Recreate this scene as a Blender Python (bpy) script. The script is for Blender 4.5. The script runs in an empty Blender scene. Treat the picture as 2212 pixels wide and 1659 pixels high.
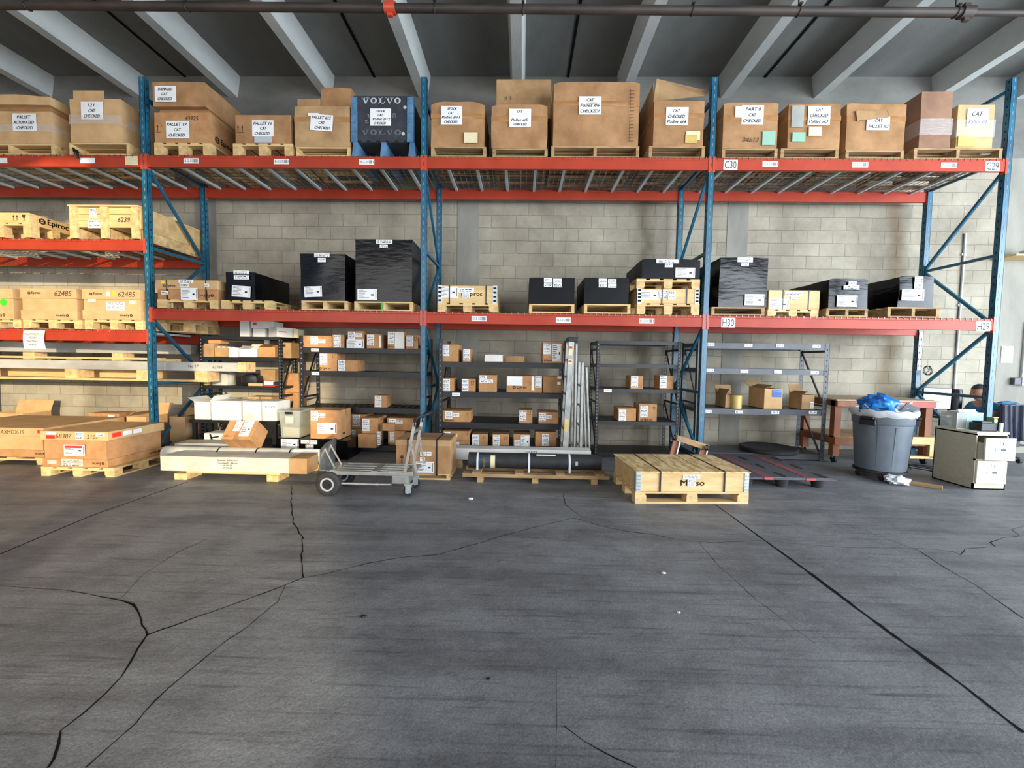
import bpy, math, random
from mathutils import Vector, Matrix, noise, Euler
random.seed(7)
D=bpy.data; C=bpy.context.scene.collection
S=bpy.context.scene
# ------------------------------------------------------------------ camera
FPX=920.0; CAM=Vector((5.0662,-5.7035,1.37)); YAW,PIT,ROL=0.0218,0.0544,0.0151
def _R():
    c,s=math.cos(YAW),math.sin(YAW); A=Matrix(((c,s,0),(-s,c,0),(0,0,1)))
    c,s=math.cos(PIT),math.sin(PIT); B=Matrix(((1,0,0),(0,c,-s),(0,s,c)))
    return (B@A).transposed()
RT=_R()
cr,sr=math.cos(ROL),math.sin(ROL)
right=RT@Vector((cr,0,sr)); up=RT@Vector((-sr,0,cr)); fwd=RT@Vector((0,1,0))
cd=D.cameras.new('camera'); cam=D.objects.new('camera',cd); C.objects.link(cam)
cam.matrix_world=Matrix(((right.x,up.x,-fwd.x,CAM.x),(right.y,up.y,-fwd.y,CAM.y),(right.z,up.z,-fwd.z,CAM.z),(0,0,0,1)))
cd.sensor_fit='HORIZONTAL'; cd.sensor_width=36; cd.lens=FPX/2212*36; cd.clip_start=.05; cd.clip_end=200
S.camera=cam
# ------------------------------------------------------------------ light
S.view_settings.view_transform='Standard'; S.view_settings.look='None'
S.view_settings.gamma=1; S.view_settings.use_curve_mapping=False; S.view_settings.exposure=0.0
w=D.worlds.new('world'); S.world=w; w.use_nodes=True
w.node_tree.nodes['Background'].inputs[0].default_value=(.62,.75,1,1)
w.node_tree.nodes['Background'].inputs[1].default_value=.9
def area(name,loc,target,sx,sy,power,col):
    l=D.lights.new(name,'AREA'); l.shape='RECTANGLE'; l.size=sx; l.size_y=sy; l.energy=power; l.color=col
    o=D.objects.new(name,l); C.objects.link(o); o.location=loc
    d=Vector(target)-Vector(loc); o.rotation_euler=d.to_track_quat('-Z','Y').to_euler(); return o
area('daylight_right_door',(16.7,-5.2,2.5),(4,-1.5,2.6),7.5,4.6,1950,(.78,.89,1))
area('daylight_front_door',(13.1,-11.7,2.5),(9,0,1.6),5.6,4.6,1250,(.86,.93,1))
area('daylight_left_door',(1.0,-11.7,2.8),(1.0,0,2.0),7,5,420,(1,.93,.84))
sun=D.lights.new('sun','SUN'); sun.energy=4.8; sun.angle=math.radians(.6); sun.color=(1,.82,.53)
so=D.objects.new('sun',sun); C.objects.link(so)
AZ,EL=math.radians(25),math.radians(8)
sdir=Vector((-math.sin(AZ)*math.cos(EL),math.cos(AZ)*math.cos(EL),-math.sin(EL)))
so.rotation_euler=sdir.to_track_quat('-Z','Y').to_euler(); so.location=(6,-14,6)
# ------------------------------------------------------------------ pixel helpers (photo pixel on a known plane -> metres)
def ray(u,v):
    a,b=u-1106,v-829.5
    return right*(a/FPX)-up*(b/FPX)+fwd
def at(u,v,Y):
    r=ray(u,v); t=(Y-CAM.y)/r.y; return CAM.x+t*r.x, CAM.z+t*r.z
def fl(u,v,z=0.0):
    r=ray(u,v); t=(z-CAM.z)/r.z; return CAM.x+t*r.x, CAM.y+t*r.y
def rect(p,Y):
    u0,v0,u1,v1=p; vm=(v0+v1)/2; um=(u0+u1)/2
    return at(u0,vm,Y)[0],at(u1,vm,Y)[0],at(um,v1,Y)[1],at(um,v0,Y)[1]
# ------------------------------------------------------------------ materials
def lin(r,g,b):
    f=lambda c:(c/255/12.92) if c<=10 else ((c/255+.055)/1.055)**2.4
    return (f(r),f(g),f(b),1)
def nmat(name): 
    m=D.materials.new(name); m.use_nodes=True; nt=m.node_tree; return m,nt,nt.nodes['Principled BSDF']
def pbr(name,c1,c2=None,scale=6,rough=.6,metal=0,bump=0,bscale=40,stretch=(1,1,1),spec=.5,coat=0,detail=6,contrast=(.35,.65),rvar=0,alpha=1,trans=0):
    m,nt,b=nmat(name); N=nt.nodes; L=nt.links
    b.inputs['Roughness'].default_value=rough; b.inputs['Metallic'].default_value=metal
    b.inputs['Specular IOR Level'].default_value=spec; b.inputs['Coat Weight'].default_value=coat
    b.inputs['Alpha'].default_value=alpha; b.inputs['Transmission Weight'].default_value=trans
    tc=N.new('ShaderNodeTexCoord'); mp=N.new('ShaderNodeMapping'); mp.inputs['Scale'].default_value=stretch
    L.new(tc.outputs['Object'],mp.inputs['Vector'])
    oi=N.new('ShaderNodeObjectInfo'); ad=N.new('ShaderNodeVectorMath'); ad.operation='ADD'
    mu=N.new('ShaderNodeMath'); mu.operation='MULTIPLY'; mu.inputs[1].default_value=37
    L.new(oi.outputs['Random'],mu.inputs[0]); L.new(mp.outputs[0],ad.inputs[0]); L.new(mu.outputs[0],ad.inputs[1])
    if c2:
        n=N.new('ShaderNodeTexNoise'); n.inputs['Scale'].default_value=scale; n.inputs['Detail'].default_value=detail; n.inputs['Roughness'].default_value=.6
        r=N.new('ShaderNodeValToRGB'); r.color_ramp.elements[0].position=contrast[0]; r.color_ramp.elements[1].position=contrast[1]
        r.color_ramp.elements[0].color=c1; r.color_ramp.elements[1].color=c2
        L.new(ad.outputs[0],n.inputs['Vector']); L.new(n.outputs['Fac'],r.inputs[0]); L.new(r.outputs[0],b.inputs['Base Color'])
        if rvar:
            mr=N.new('ShaderNodeMapRange'); mr.inputs[3].default_value=max(.02,rough-rvar); mr.inputs[4].default_value=rough+rvar
            L.new(n.outputs['Fac'],mr.inputs[0]); L.new(mr.outputs[0],b.inputs['Roughness'])
    else: b.inputs['Base Color'].default_value=c1
    if bump:
        n2=N.new('ShaderNodeTexNoise'); n2.inputs['Scale'].default_value=bscale; n2.inputs['Detail'].default_value=4
        bp=N.new('ShaderNodeBump'); bp.inputs['Strength'].default_value=bump; bp.inputs['Distance'].default_value=.01
        L.new(ad.outputs[0],n2.inputs['Vector']); L.new(n2.outputs['Fac'],bp.inputs['Height']); L.new(bp.outputs[0],b.inputs['Normal'])
    return m
M={}
M['card']=pbr('cardboard',lin(170,124,82),lin(188,142,98),9,.85,bump=.12,bscale=25,spec=.2)
M['card2']=pbr('cardboard_worn',lin(146,108,72),lin(176,134,94),3.5,.8,bump=.3,bscale=9,spec=.25)
M['card3']=pbr('cardboard_pale',lin(190,152,108),lin(205,168,122),5,.85,bump=.15,bscale=20,spec=.2)
M['card4']=pbr('cardboard_tan_old',lin(150,118,84),lin(184,150,108),3,.85,bump=.3,bscale=9,spec=.2)
M['card5']=pbr('cardboard_mauve',lin(132,100,82),lin(150,116,94),4,.85,bump=.2,bscale=12,spec=.2)
M['cardin']=pbr('cardboard_inside',lin(150,112,74),lin(165,125,84),6,.9,spec=.1)
M['tape']=pbr('packing_tape',lin(158,112,68),lin(172,126,80),12,.28,spec=.5)
M['cleartape']=pbr('clear_tape_film',lin(200,170,130),lin(215,190,150),14,.15,spec=.6,bump=.4,bscale=30)
M['pine']=pbr('pine_boards',lin(200,164,108),lin(222,190,136),5,.7,stretch=(.6,3,3),bump=.1,bscale=30)
M['pineY']=pbr('pine_blocks',lin(188,150,98),lin(226,194,140),14,.7,bump=.15,bscale=40)
M['pineold']=pbr('weathered_pallet_wood',lin(138,108,74),lin(180,146,102),6,.8,stretch=(.6,3,3),bump=.2,bscale=30)
M['ply']=pbr('plywood_sheet',lin(196,158,104),lin(224,190,134),3,.6,stretch=(.5,2.5,2.5),bump=.05)
M['osb']=pbr('strand_board',lin(184,148,96),lin(232,204,152),16,.65,stretch=(1,.35,1),bump=.25,bscale=30,contrast=(.4,.6))
M['benchwood']=pbr('stained_bench_wood',lin(118,66,36),lin(150,90,52),6,.6,stretch=(1,1,.4))
M['blacktape']=pbr('black_strap',lin(22,20,20),None,rough=.4)
M['strapw']=pbr('white_strap',lin(205,212,218),None,rough=.35)
M['white']=pbr('white_paper',lin(226,226,226),lin(238,238,236),5,.7,spec=.3)
M['white2']=pbr('white_card',lin(205,203,196),lin(226,224,218),3,.6,bump=.08)
M['cream']=pbr('cream_paper',lin(214,200,160),lin(226,214,176),5,.7)
M['ink']=pbr('black_ink',lin(26,24,28),None,rough=.7)
M['pen']=pbr('grey_marker_ink',lin(48,50,60),None,rough=.7)
M['print']=pbr('brown_print',lin(62,42,26),None,rough=.8)
M['red']=pbr('red_sticker',lin(224,52,44),None,rough=.5)
M['yellow']=pbr('yellow_sticker',lin(240,214,30),None,rough=.5)
M['green']=pbr('green_sticker',lin(70,232,40),None,rough=.5)
M['teal']=pbr('green_slip',lin(140,180,158),None,rough=.6)
M['blue']=pbr('blue_rack_paint',lin(12,72,98),lin(24,98,126),3,.38,spec=.6,detail=3)
M['orange']=pbr('orange_beam_paint',lin(158,50,28),lin(176,60,34),2.5,.42,spec=.45)
M['orange2']=pbr('red_beam_paint',lin(160,52,31),lin(176,62,37),2.5,.5,spec=.35)
M['conn']=pbr('orange_connector_paint',lin(190,66,40),None,rough=.4)
M['slot']=pbr('dark_slot',lin(12,14,18),None,rough=.9)
M['slotw']=pbr('slot_light_edge',lin(120,124,128),None,rough=.5)
M['galv']=pbr('galvanised_steel',lin(168,176,178),lin(196,202,202),8,.4,metal=.55)
M['chan']=pbr('painted_channel',lin(188,200,200),lin(205,214,214),8,.5)
M['steel']=pbr('bare_steel',lin(150,152,154),lin(190,192,194),14,.35,metal=.9)
M['alu']=pbr('aluminium',lin(160,160,154),lin(188,188,182),10,.36,metal=.75)
M['black']=pbr('black_shelf_paint',lin(15,16,18),lin(23,24,27),6,.45)
M['grey']=pbr('grey_shelf_paint',lin(70,71,75),lin(84,85,89),5,.5)
M['rubber']=pbr('black_rubber',lin(26,26,28),lin(40,40,42),12,.7)
M['wrap']=pbr('black_stretch_wrap',lin(5,6,9),lin(9,10,14),4,.18,spec=.28,bump=.3,bscale=6,stretch=(1,1,4),rvar=.05)
M['wrapm']=pbr('black_matt_wrap',lin(7,8,11),lin(11,12,15),5,.5,spec=.2,bump=.25,bscale=10)
M['tote']=pbr('clear_plastic',lin(178,184,176),lin(192,196,186),4,.2,spec=.6,alpha=.55)
M['film']=pbr('clear_stretch_film',lin(232,230,228),None,rough=.12,spec=.8,alpha=.28,bump=.9,bscale=14,stretch=(1,1,5))
M['bin']=pbr('grey_bin_plastic',lin(92,100,108),lin(104,112,120),4,.42)
M['liner']=pbr('translucent_liner',lin(196,202,204),lin(214,218,220),9,.3,bump=.5,bscale=22)
M['bluebag']=pbr('blue_plastic_film',lin(10,104,196),lin(60,150,215),7,.3,bump=.6,bscale=14,contrast=(.45,.68))
M['cab']=pbr('almond_cabinet_paint',lin(204,200,180),lin(214,210,190),4,.45)
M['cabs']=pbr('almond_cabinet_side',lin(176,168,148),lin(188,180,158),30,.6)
M['dark']=pbr('dark_plastic',lin(20,21,26),lin(30,31,36),8,.4)
M['navy']=pbr('navy_cloth',lin(16,22,44),lin(28,36,64),6,.5,bump=.4,bscale=8)
M['skin']=pbr('brown_skin',lin(142,92,66),lin(156,104,78),8,.5)
M['hair']=pbr('black_hair',lin(12,11,12),lin(24,22,22),40,.6,bump=.6,bscale=90)
M['shirt']=pbr('teal_blue_shirt',lin(24,84,120),lin(36,104,142),6,.8)
M['screen']=pbr('monitor_screen',lin(225,232,235),None,rough=.3)
_e=M['screen'].node_tree.nodes['Principled BSDF']; _e.inputs['Emission Color'].default_value=(.8,.92,1,1); _e.inputs['Emission Strength'].default_value=.9
M['redpaint']=pbr('red_painted_board',lin(168,54,50),lin(186,70,62),6,.5)
M['redgrip']=pbr('red_grip_tape',lin(160,66,60),lin(84,74,78),16,.7,contrast=(.38,.58))
M['plasp']=pbr('grey_black_pallet_plastic',lin(66,66,74),lin(88,88,96),16,.6)
M['pipe']=pbr('rusty_black_pipe',lin(40,34,30),lin(66,54,46),6,.6,stretch=(.3,1,1))
M['dirtywhite']=pbr('dirty_white_wrap',lin(176,172,156),lin(206,203,190),4,.5,bump=.25,bscale=10)
M['greypipe']=pbr('grey_white_tube',lin(178,180,172),lin(200,202,194),5,.4)
M['greylong']=pbr('grey_long_pack',lin(150,148,142),lin(188,186,180),3,.5,stretch=(.4,1,1))
M['volvo']=pbr('charcoal_crate_board',lin(40,44,52),lin(52,56,64),9,.6)
M['volblue']=pbr('steel_blue_corner',lin(64,104,140),lin(92,134,166),6,.5)
M['volgrey']=pbr('light_grey_print',lin(180,184,190),None,rough=.6)
M['volgrey2']=pbr('dull_grey_print',lin(96,100,108),None,rough=.6)
M['slate']=pbr('slate_label_band',lin(44,64,80),None,rough=.5)
M['gold']=pbr('golden_print',lin(216,160,50),None,rough=.5)
M['yel2']=pbr('yellow_tin',lin(190,160,84),lin(212,184,110),6,.4)
M['lblue']=pbr('pale_blue_box',lin(120,196,214),lin(190,224,228),5,.4)
M['metsotag']=M['ink']

def concrete(name,ca,cb,stretch=(1,1,1),scale=1.2,bump=.25,rough=.85):
    return pbr(name,ca,cb,scale,rough,bump=bump,bscale=45,stretch=stretch,detail=10,contrast=(.3,.7),spec=.25)
M['ceil']=concrete('slab_concrete_shaded',lin(100,101,98),lin(128,129,125),(1,.5,1))  # same concrete as the stems, darkened: shade put into the slab colour
M['stem']=concrete('stem_concrete_lit',lin(170,173,170),lin(198,201,197),(1,.5,1))  # same concrete as the slab, lightened: side light put into the colour
M['pil']=concrete('poured_concrete',lin(122,119,110),lin(150,147,137),(1,1,.3),2.5)
M['bond']=concrete('bond_beam_concrete',lin(92,92,88),lin(124,122,116),(.5,1,1),2.0)
M['outer']=concrete('plain_block_wall',lin(128,124,114),lin(148,144,132))
# block wall
def blockmat():
    m,nt,b=nmat('grey_block_wall'); N=nt.nodes; L=nt.links
    tc=N.new('ShaderNodeTexCoord'); sp=N.new('ShaderNodeSeparateXYZ'); cb=N.new('ShaderNodeCombineXYZ')
    L.new(tc.outputs['Object'],sp.inputs[0])
    ax=N.new('ShaderNodeMath'); ax.operation='ADD'; ax.inputs[1].default_value=20.3-.068; L.new(sp.outputs[0],ax.inputs[0])
    az=N.new('ShaderNodeMath'); az.operation='ADD'; az.inputs[1].default_value=4.0599-.0755; L.new(sp.outputs[2],az.inputs[0])
    # wobble so that the joints are not ruler straight
    nw=N.new('ShaderNodeTexNoise'); nw.inputs['Scale'].default_value=3.5; L.new(tc.outputs['Object'],nw.inputs['Vector'])
    mw=N.new('ShaderNodeMath'); mw.operation='MULTIPLY_ADD'; mw.inputs[1].default_value=.02; mw.inputs[2].default_value=-.01; L.new(nw.outputs['Fac'],mw.inputs[0])
    a2=N.new('ShaderNodeMath'); a2.operation='ADD'; L.new(az.outputs[0],a2.inputs[0]); L.new(mw.outputs[0],a2.inputs[1])
    a3=N.new('ShaderNodeMath'); a3.operation='ADD'; L.new(ax.outputs[0],a3.inputs[0]); L.new(mw.outputs[0],a3.inputs[1])
    L.new(a3.outputs[0],cb.inputs[0]); L.new(a2.outputs[0],cb.inputs[1])
    br=N.new('ShaderNodeTexBrick'); br.inputs['Scale'].default_value=1; br.inputs['Brick Width'].default_value=.406; br.inputs['Row Height'].default_value=.203
    br.inputs['Mortar Size'].default_value=.0045; br.inputs['Mortar Smooth'].default_value=.3; br.inputs['Bias'].default_value=0
    br.inputs['Color1'].default_value=lin(172,165,149); br.inputs['Color2'].default_value=lin(160,153,138); br.inputs['Mortar'].default_value=lin(136,130,116)
    L.new(cb.outputs[0],br.inputs['Vector'])
    n=N.new('ShaderNodeTexNoise'); n.inputs['Scale'].default_value=1.1; n.inputs['Detail'].default_value=9; n.inputs['Roughness'].default_value=.65; L.new(tc.outputs['Object'],n.inputs['Vector'])
    r=N.new('ShaderNodeValToRGB'); r.color_ramp.elements[0].position=.3; r.color_ramp.elements[0].color=(.6,.58,.56,1); r.color_ramp.elements[1].position=.62; r.color_ramp.elements[1].color=(1.05,1.05,1.03,1)
    L.new(n.outputs['Fac'],r.inputs[0])
    mx=N.new('ShaderNodeMix'); mx.data_type='RGBA'; mx.blend_type='MULTIPLY'; mx.inputs[0].default_value=1
    L.new(br.outputs['Color'],mx.inputs[6]); L.new(r.outputs[0],mx.inputs[7])
    # pale splashes
    n2=N.new('ShaderNodeTexNoise'); n2.inputs['Scale'].default_value=9; n2.inputs['Detail'].default_value=3; L.new(tc.outputs['Object'],n2.inputs['Vector'])
    r2=N.new('ShaderNodeValToRGB'); r2.color_ramp.elements[0].position=.72; r2.color_ramp.elements[0].color=(0,0,0,1); r2.color_ramp.elements[1].position=.8; r2.color_ramp.elements[1].color=(.4,.4,.4,1)
    L.new(n2.outputs['Fac'],r2.inputs[0])
    m2=N.new('ShaderNodeMix'); m2.data_type='RGBA'; L.new(r2.outputs[0],m2.inputs[0]); L.new(mx.outputs[2],m2.inputs[6]); m2.inputs[7].default_value=lin(205,202,190)
    prev=m2.outputs[2]
    for X0,wd,col in ((7.02,.20,(.50,.48,.45,1)),(11.0,.22,(.72,.62,.52,1)),(-2.2,.3,(.75,.73,.7,1)),(2.9,.25,(.8,.78,.76,1))):
        sb_=N.new('ShaderNodeMath'); sb_.operation='SUBTRACT'; sb_.inputs[1].default_value=X0; L.new(sp.outputs[0],sb_.inputs[0])
        nn=N.new('ShaderNodeTexNoise'); nn.inputs['Scale'].default_value=1.7; nn.inputs['Detail'].default_value=6; L.new(tc.outputs['Object'],nn.inputs['Vector'])
        ma=N.new('ShaderNodeMath'); ma.operation='MULTIPLY_ADD'; ma.inputs[1].default_value=.5; L.new(nn.outputs['Fac'],ma.inputs[0]); ma.inputs[2].default_value=-.25
        a4=N.new('ShaderNodeMath'); a4.operation='ADD'; L.new(sb_.outputs[0],a4.inputs[0]); L.new(ma.outputs[0],a4.inputs[1])
        ab=N.new('ShaderNodeMath'); ab.operation='ABSOLUTE'; L.new(a4.outputs[0],ab.inputs[0])
        mr=N.new('ShaderNodeMapRange'); mr.interpolation_type='SMOOTHSTEP'; mr.inputs[1].default_value=0; mr.inputs[2].default_value=wd; mr.inputs[3].default_value=.8; mr.inputs[4].default_value=0; L.new(ab.outputs[0],mr.inputs[0])
        m3=N.new('ShaderNodeMix'); m3.data_type='RGBA'; m3.blend_type='MULTIPLY'; L.new(mr.outputs[0],m3.inputs[0]); L.new(prev,m3.inputs[6]); m3.inputs[7].default_value=col; prev=m3.outputs[2]
    L.new(prev,b.inputs['Base Color'])
    n3=N.new('ShaderNodeTexNoise'); n3.inputs['Scale'].default_value=60; n3.inputs['Detail'].default_value=4; L.new(tc.outputs['Object'],n3.inputs['Vector'])
    su=N.new('ShaderNodeMath'); su.operation='MULTIPLY_ADD'; su.inputs[1].default_value=-1.6; L.new(br.outputs['Fac'],su.inputs[0]); L.new(n3.outputs['Fac'],su.inputs[2])
    bp=N.new('ShaderNodeBump'); bp.inputs['Strength'].default_value=.7; bp.inputs['Distance'].default_value=.008; L.new(su.outputs[0],bp.inputs['Height']); L.new(bp.outputs[0],b.inputs['Normal'])
    b.inputs['Roughness'].default_value=.9; b.inputs['Specular IOR Level'].default_value=.2
    return m
M['block']=blockmat()
def floormat():
    m,nt,b=nmat('worn_dark_floor'); N=nt.nodes; L=nt.links
    tc=N.new('ShaderNodeTexCoord')
    def nz(scale,st,det=8,ro=.6,rot=0):
        mp=N.new('ShaderNodeMapping'); mp.inputs['Scale'].default_value=st; mp.inputs['Rotation'].default_value=(0,0,rot); L.new(tc.outputs['Object'],mp.inputs[0])
        n=N.new('ShaderNodeTexNoise'); n.inputs['Scale'].default_value=scale; n.inputs['Detail'].default_value=det; n.inputs['Roughness'].default_value=ro; L.new(mp.outputs[0],n.inputs['Vector']); return n
    def ramp(n,p0,c0,p1,c1):
        r=N.new('ShaderNodeValToRGB'); e=r.color_ramp.elements; e[0].position=p0;e[0].color=c0;e[1].position=p1;e[1].color=c1; L.new(n.outputs['Fac'],r.inputs[0]); return r
    a=ramp(nz(.9,(1,1,1),10),.3,lin(108,109,111),.72,lin(128,129,131))
    def mul(prev,r,f=1):
        mx=N.new('ShaderNodeMix'); mx.data_type='RGBA'; mx.blend_type='MULTIPLY'; mx.inputs[0].default_value=f; L.new(prev,mx.inputs[6]); L.new(r.outputs[0],mx.inputs[7]); return mx.outputs[2]
    o=a.outputs[0]
    o=mul(o,ramp(nz(1.6,(.35,2.6,1),6,.5,.12),.34,(.72,.72,.73,1),.5,(1,1,1,1)))
    o=mul(o,ramp(nz(2.2,(.3,3.2,1),5,.5,-.1),.55,(1,1,1,1),.75,(1.3,1.3,1.3,1)))
    o=mul(o,ramp(nz(14,(.12,2.6,1),3,.5,.03),.32,(.6,.6,.6,1),.44,(1,1,1,1)),.8)
    o=mul(o,ramp(nz(9,(.2,1.6,1),5,.6,-.25),.28,(.62,.62,.62,1),.38,(1,1,1,1)))
    o=mul(o,ramp(nz(3.1,(.8,1,1),9,.75,.6),.36,(.74,.74,.75,1),.56,(1.1,1.1,1.1,1)))
    o=mul(o,ramp(nz(95,(1,1,1),4,.8),.3,(.62,.62,.62,1),.7,(1.35,1.35,1.35,1)))
    # thin pale scuffs
    s1=ramp(nz(7,(.6,5,1),6,.7,.25),.69,(0,0,0,1),.76,(.25,.25,.25,1))
    m2=N.new('ShaderNodeMix'); m2.data_type='RGBA'; L.new(s1.outputs[0],m2.inputs[0]); L.new(o,m2.inputs[6]); m2.inputs[7].default_value=lin(150,150,150)
    L.new(m2.outputs[2],b.inputs['Base Color'])
    rr=N.new('ShaderNodeMapRange'); rr.inputs[3].default_value=.38; rr.inputs[4].default_value=.72
    L.new(nz(2.5,(.5,1.5,1),8).outputs['Fac'],rr.inputs[0]); L.new(rr.outputs[0],b.inputs['Roughness'])
    b.inputs['Specular IOR Level'].default_value=.45
    bp=N.new('ShaderNodeBump'); bp.inputs['Strength'].default_value=.6; bp.inputs['Distance'].default_value=.008
    L.new(nz(26,(1,1,1),8,.7).outputs['Fac'],bp.inputs['Height']); L.new(bp.outputs[0],b.inputs['Normal'])
    return m
M['floor']=floormat()
M['crack']=pbr('dark_crack_gap',lin(20,20,22),None,rough=.95,spec=.1)  # plain dark colour for floor cracks and ceiling joints
# ------------------------------------------------------------------ mesh builder
_txt={}
def textgeo(s,shear=0):
    k=(s,shear)
    if k not in _txt:
        cu=D.curves.new('t','FONT'); cu.body=s; cu.size=1; cu.align_x='CENTER'; cu.align_y='CENTER'; cu.shear=shear; cu.resolution_u=2
        o=D.objects.new('t',cu); me=o.to_mesh()
        V=[v.co.copy() for v in me.vertices]; F=[tuple(p.vertices) for p in me.polygons]
        o.to_mesh_clear(); D.objects.remove(o); D.curves.remove(cu)
        xs=[v.x for v in V] or [0,1]; ys=[v.y for v in V] or [0,1]
        _txt[k]=(V,F,(min(xs),max(xs),min(ys),max(ys)))
    return _txt[k]
class MB:
    def __init__(s): s.v=[]; s.f=[]; s.m=[]; s.sm=[]
    def add(s,V,F,m=0,smooth=False):
        n=len(s.v); s.v+=[tuple(p) for p in V]
        for f in F: s.f.append([i+n for i in f]); s.m.append(m); s.sm.append(smooth)
        return s
    def box(s,x0,x1,y0,y1,z0,z1,m=0,T=None):
        V=[Vector((x,y,z)) for z in (z0,z1) for y in (y0,y1) for x in (x0,x1)]
        if T: V=[T@p for p in V]
        return s.add(V,[(0,2,3,1),(4,5,7,6),(0,1,5,4),(2,6,7,3),(0,4,6,2),(1,3,7,5)],m)
    def quad(s,a,b,c,d,m=0): return s.add([a,b,c,d],[(0,1,2,3)],m)
    def bar(s,p0,p1,wx,wz=None,m=0,upv=(0,0,1)):
        p0,p1=Vector(p0),Vector(p1); wz=wz or wx; d=(p1-p0); L=d.length; d.normalize(); u=Vector(upv)
        if abs(d.dot(u))>.98: u=Vector((0,1,0))
        a=d.cross(u).normalized(); b=a.cross(d).normalized()
        V=[p+a*(i*wx/2)+b*(j*wz/2) for p in (p0,p1) for i,j in ((-1,-1),(1,-1),(1,1),(-1,1))]
        return s.add(V,[(3,2,1,0),(4,5,6,7),(0,1,5,4),(1,2,6,5),(2,3,7,6),(3,0,4,7)],m)
    def cyl(s,p0,p1,r0,r1=None,n=16,m=0,caps=True,smooth=True):
        r1=r0 if r1 is None else r1; p0,p1=Vector(p0),Vector(p1); d=(p1-p0).normalized(); u=Vector((0,0,1)) if abs(d.z)<.9 else Vector((1,0,0))
        a=d.cross(u).normalized(); b=d.cross(a).normalized()
        V=[p+a*math.cos(2*math.pi*i/n)*r+b*math.sin(2*math.pi*i/n)*r for p,r in ((p0,r0),(p1,r1)) for i in range(n)]
        s.add(V,[(i,(i+1)%n,n+(i+1)%n,n+i) for i in range(n)],m,smooth)
        if caps: s.add(V[:n],[tuple(range(n))[::-1]],m); s.add(V[n:],[tuple(range(n))],m)
        return s
    def tube(s,pts,r,n=8,m=0):
        pts=[Vector(p) for p in pts]; rings=[]
        for i,p in enumerate(pts):
            d=(pts[min(i+1,len(pts)-1)]-pts[max(i-1,0)]).normalized(); u=Vector((0,0,1)) if abs(d.z)<.95 else Vector((0,1,0))
            a=d.cross(u).normalized(); b=d.cross(a).normalized()
            rings.append([p+a*math.cos(2*math.pi*k/n)*r+b*math.sin(2*math.pi*k/n)*r for k in range(n)])
        V=[q for R_ in rings for q in R_]
        F=[(i*n+k,i*n+(k+1)%n,(i+1)*n+(k+1)%n,(i+1)*n+k) for i in range(len(pts)-1) for k in range(n)]
        s.add(V,F,m,True); s.add(rings[0],[tuple(range(n))[::-1]],m); s.add(rings[-1],[tuple(range(n))],m); return s
    def lathe(s,prof,n=32,m=0,c=(0,0,0),smooth=True):
        V=[(c[0]+r*math.cos(2*math.pi*k/n),c[1]+r*math.sin(2*math.pi*k/n),c[2]+z) for r,z in prof for k in range(n)]
        F=[(i*n+k,i*n+(k+1)%n,(i+1)*n+(k+1)%n,(i+1)*n+k) for i in range(len(prof)-1) for k in range(n)]
        return s.add(V,F,m,smooth)
    def text(s,t,o,xd,zd,h,m=0,shear=0,fitw=None,bold=0):
        V,F,bb=textgeo(t,shear); o=Vector(o); xd=Vector(xd).normalized(); zd=Vector(zd).normalized()
        sc=h/.7; sx=sc
        wd=(bb[1]-bb[0])*sc
        if fitw: sx=sc*fitw/wd
        cx=(bb[0]+bb[1])/2; cy=(bb[2]+bb[3])/2
        nrm=xd.cross(zd)
        P=[o+xd*((p.x-cx)*sx)+zd*((p.y-cy)*sc) for p in V]
        s.add(P,F,m)
        if bold: s.add([p+xd*bold+zd*bold for p in P],F,m); s.add([p-xd*bold for p in P],F,m)
        return s
    def soft(s,w,d,h,n=10,amp=.01,bulge=.01,seed=0,m=0,x0=None,y0=0,z0=0,round_=.0,freq=3.2):
        # closed box surface, finely divided and dented
        x0=-w/2 if x0 is None else x0
        idx={}
        def vid(i,j,k):
            key=(i,j,k)
            if key in idx: return idx[key]
            a,b,c=i/n,j/n,k/n
            p=Vector((x0+w*a,y0+d*b,z0+h*c)); q=Vector((p.x*freq+seed*7.3,p.y*freq+seed*3.1,p.z*freq))
            nv=noise.noise_vector(q)*amp
            nv.z*=(1 if c>.98 else .3*c)
            if j in (0,n): p.y+=(-1 if j==0 else 1)*bulge*math.sin(math.pi*a)*math.sin(math.pi*(.15+.7*c))
            if i in (0,n): p.x+=(-1 if i==0 else 1)*bulge*math.sin(math.pi*b)*math.sin(math.pi*(.15+.7*c))
            if k==n: p.z+=bulge*math.sin(math.pi*a)*math.sin(math.pi*b)*.8
            if round_:
                t=max(0,(abs(a-.5)-.5+round_)/round_)
                if c>.6: p.z-=round_*w*.22*t*t*(c-.6)/.4
            p+=nv
            idx[key]=len(s.v); s.v.append(tuple(p)); return idx[key]
        def face(ids): s.f.append(ids); s.m.append(m); s.sm.append(True)
        for i in range(n):
            for k in range(n):
                face([vid(i,0,k),vid(i+1,0,k),vid(i+1,0,k+1),vid(i,0,k+1)])
                face([vid(i+1,n,k),vid(i,n,k),vid(i,n,k+1),vid(i+1,n,k+1)])
                face([vid(0,i+1,k),vid(0,i,k),vid(0,i,k+1),vid(0,i+1,k+1)])
                face([vid(n,i,k),vid(n,i+1,k),vid(n,i+1,k+1),vid(n,i,k+1)])
                face([vid(i,k,n),vid(i+1,k,n),vid(i+1,k+1,n),vid(i,k+1,n)])
                face([vid(i+1,k,0),vid(i,k,0),vid(i,k+1,0),vid(i+1,k+1,0)])
        return s
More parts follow.
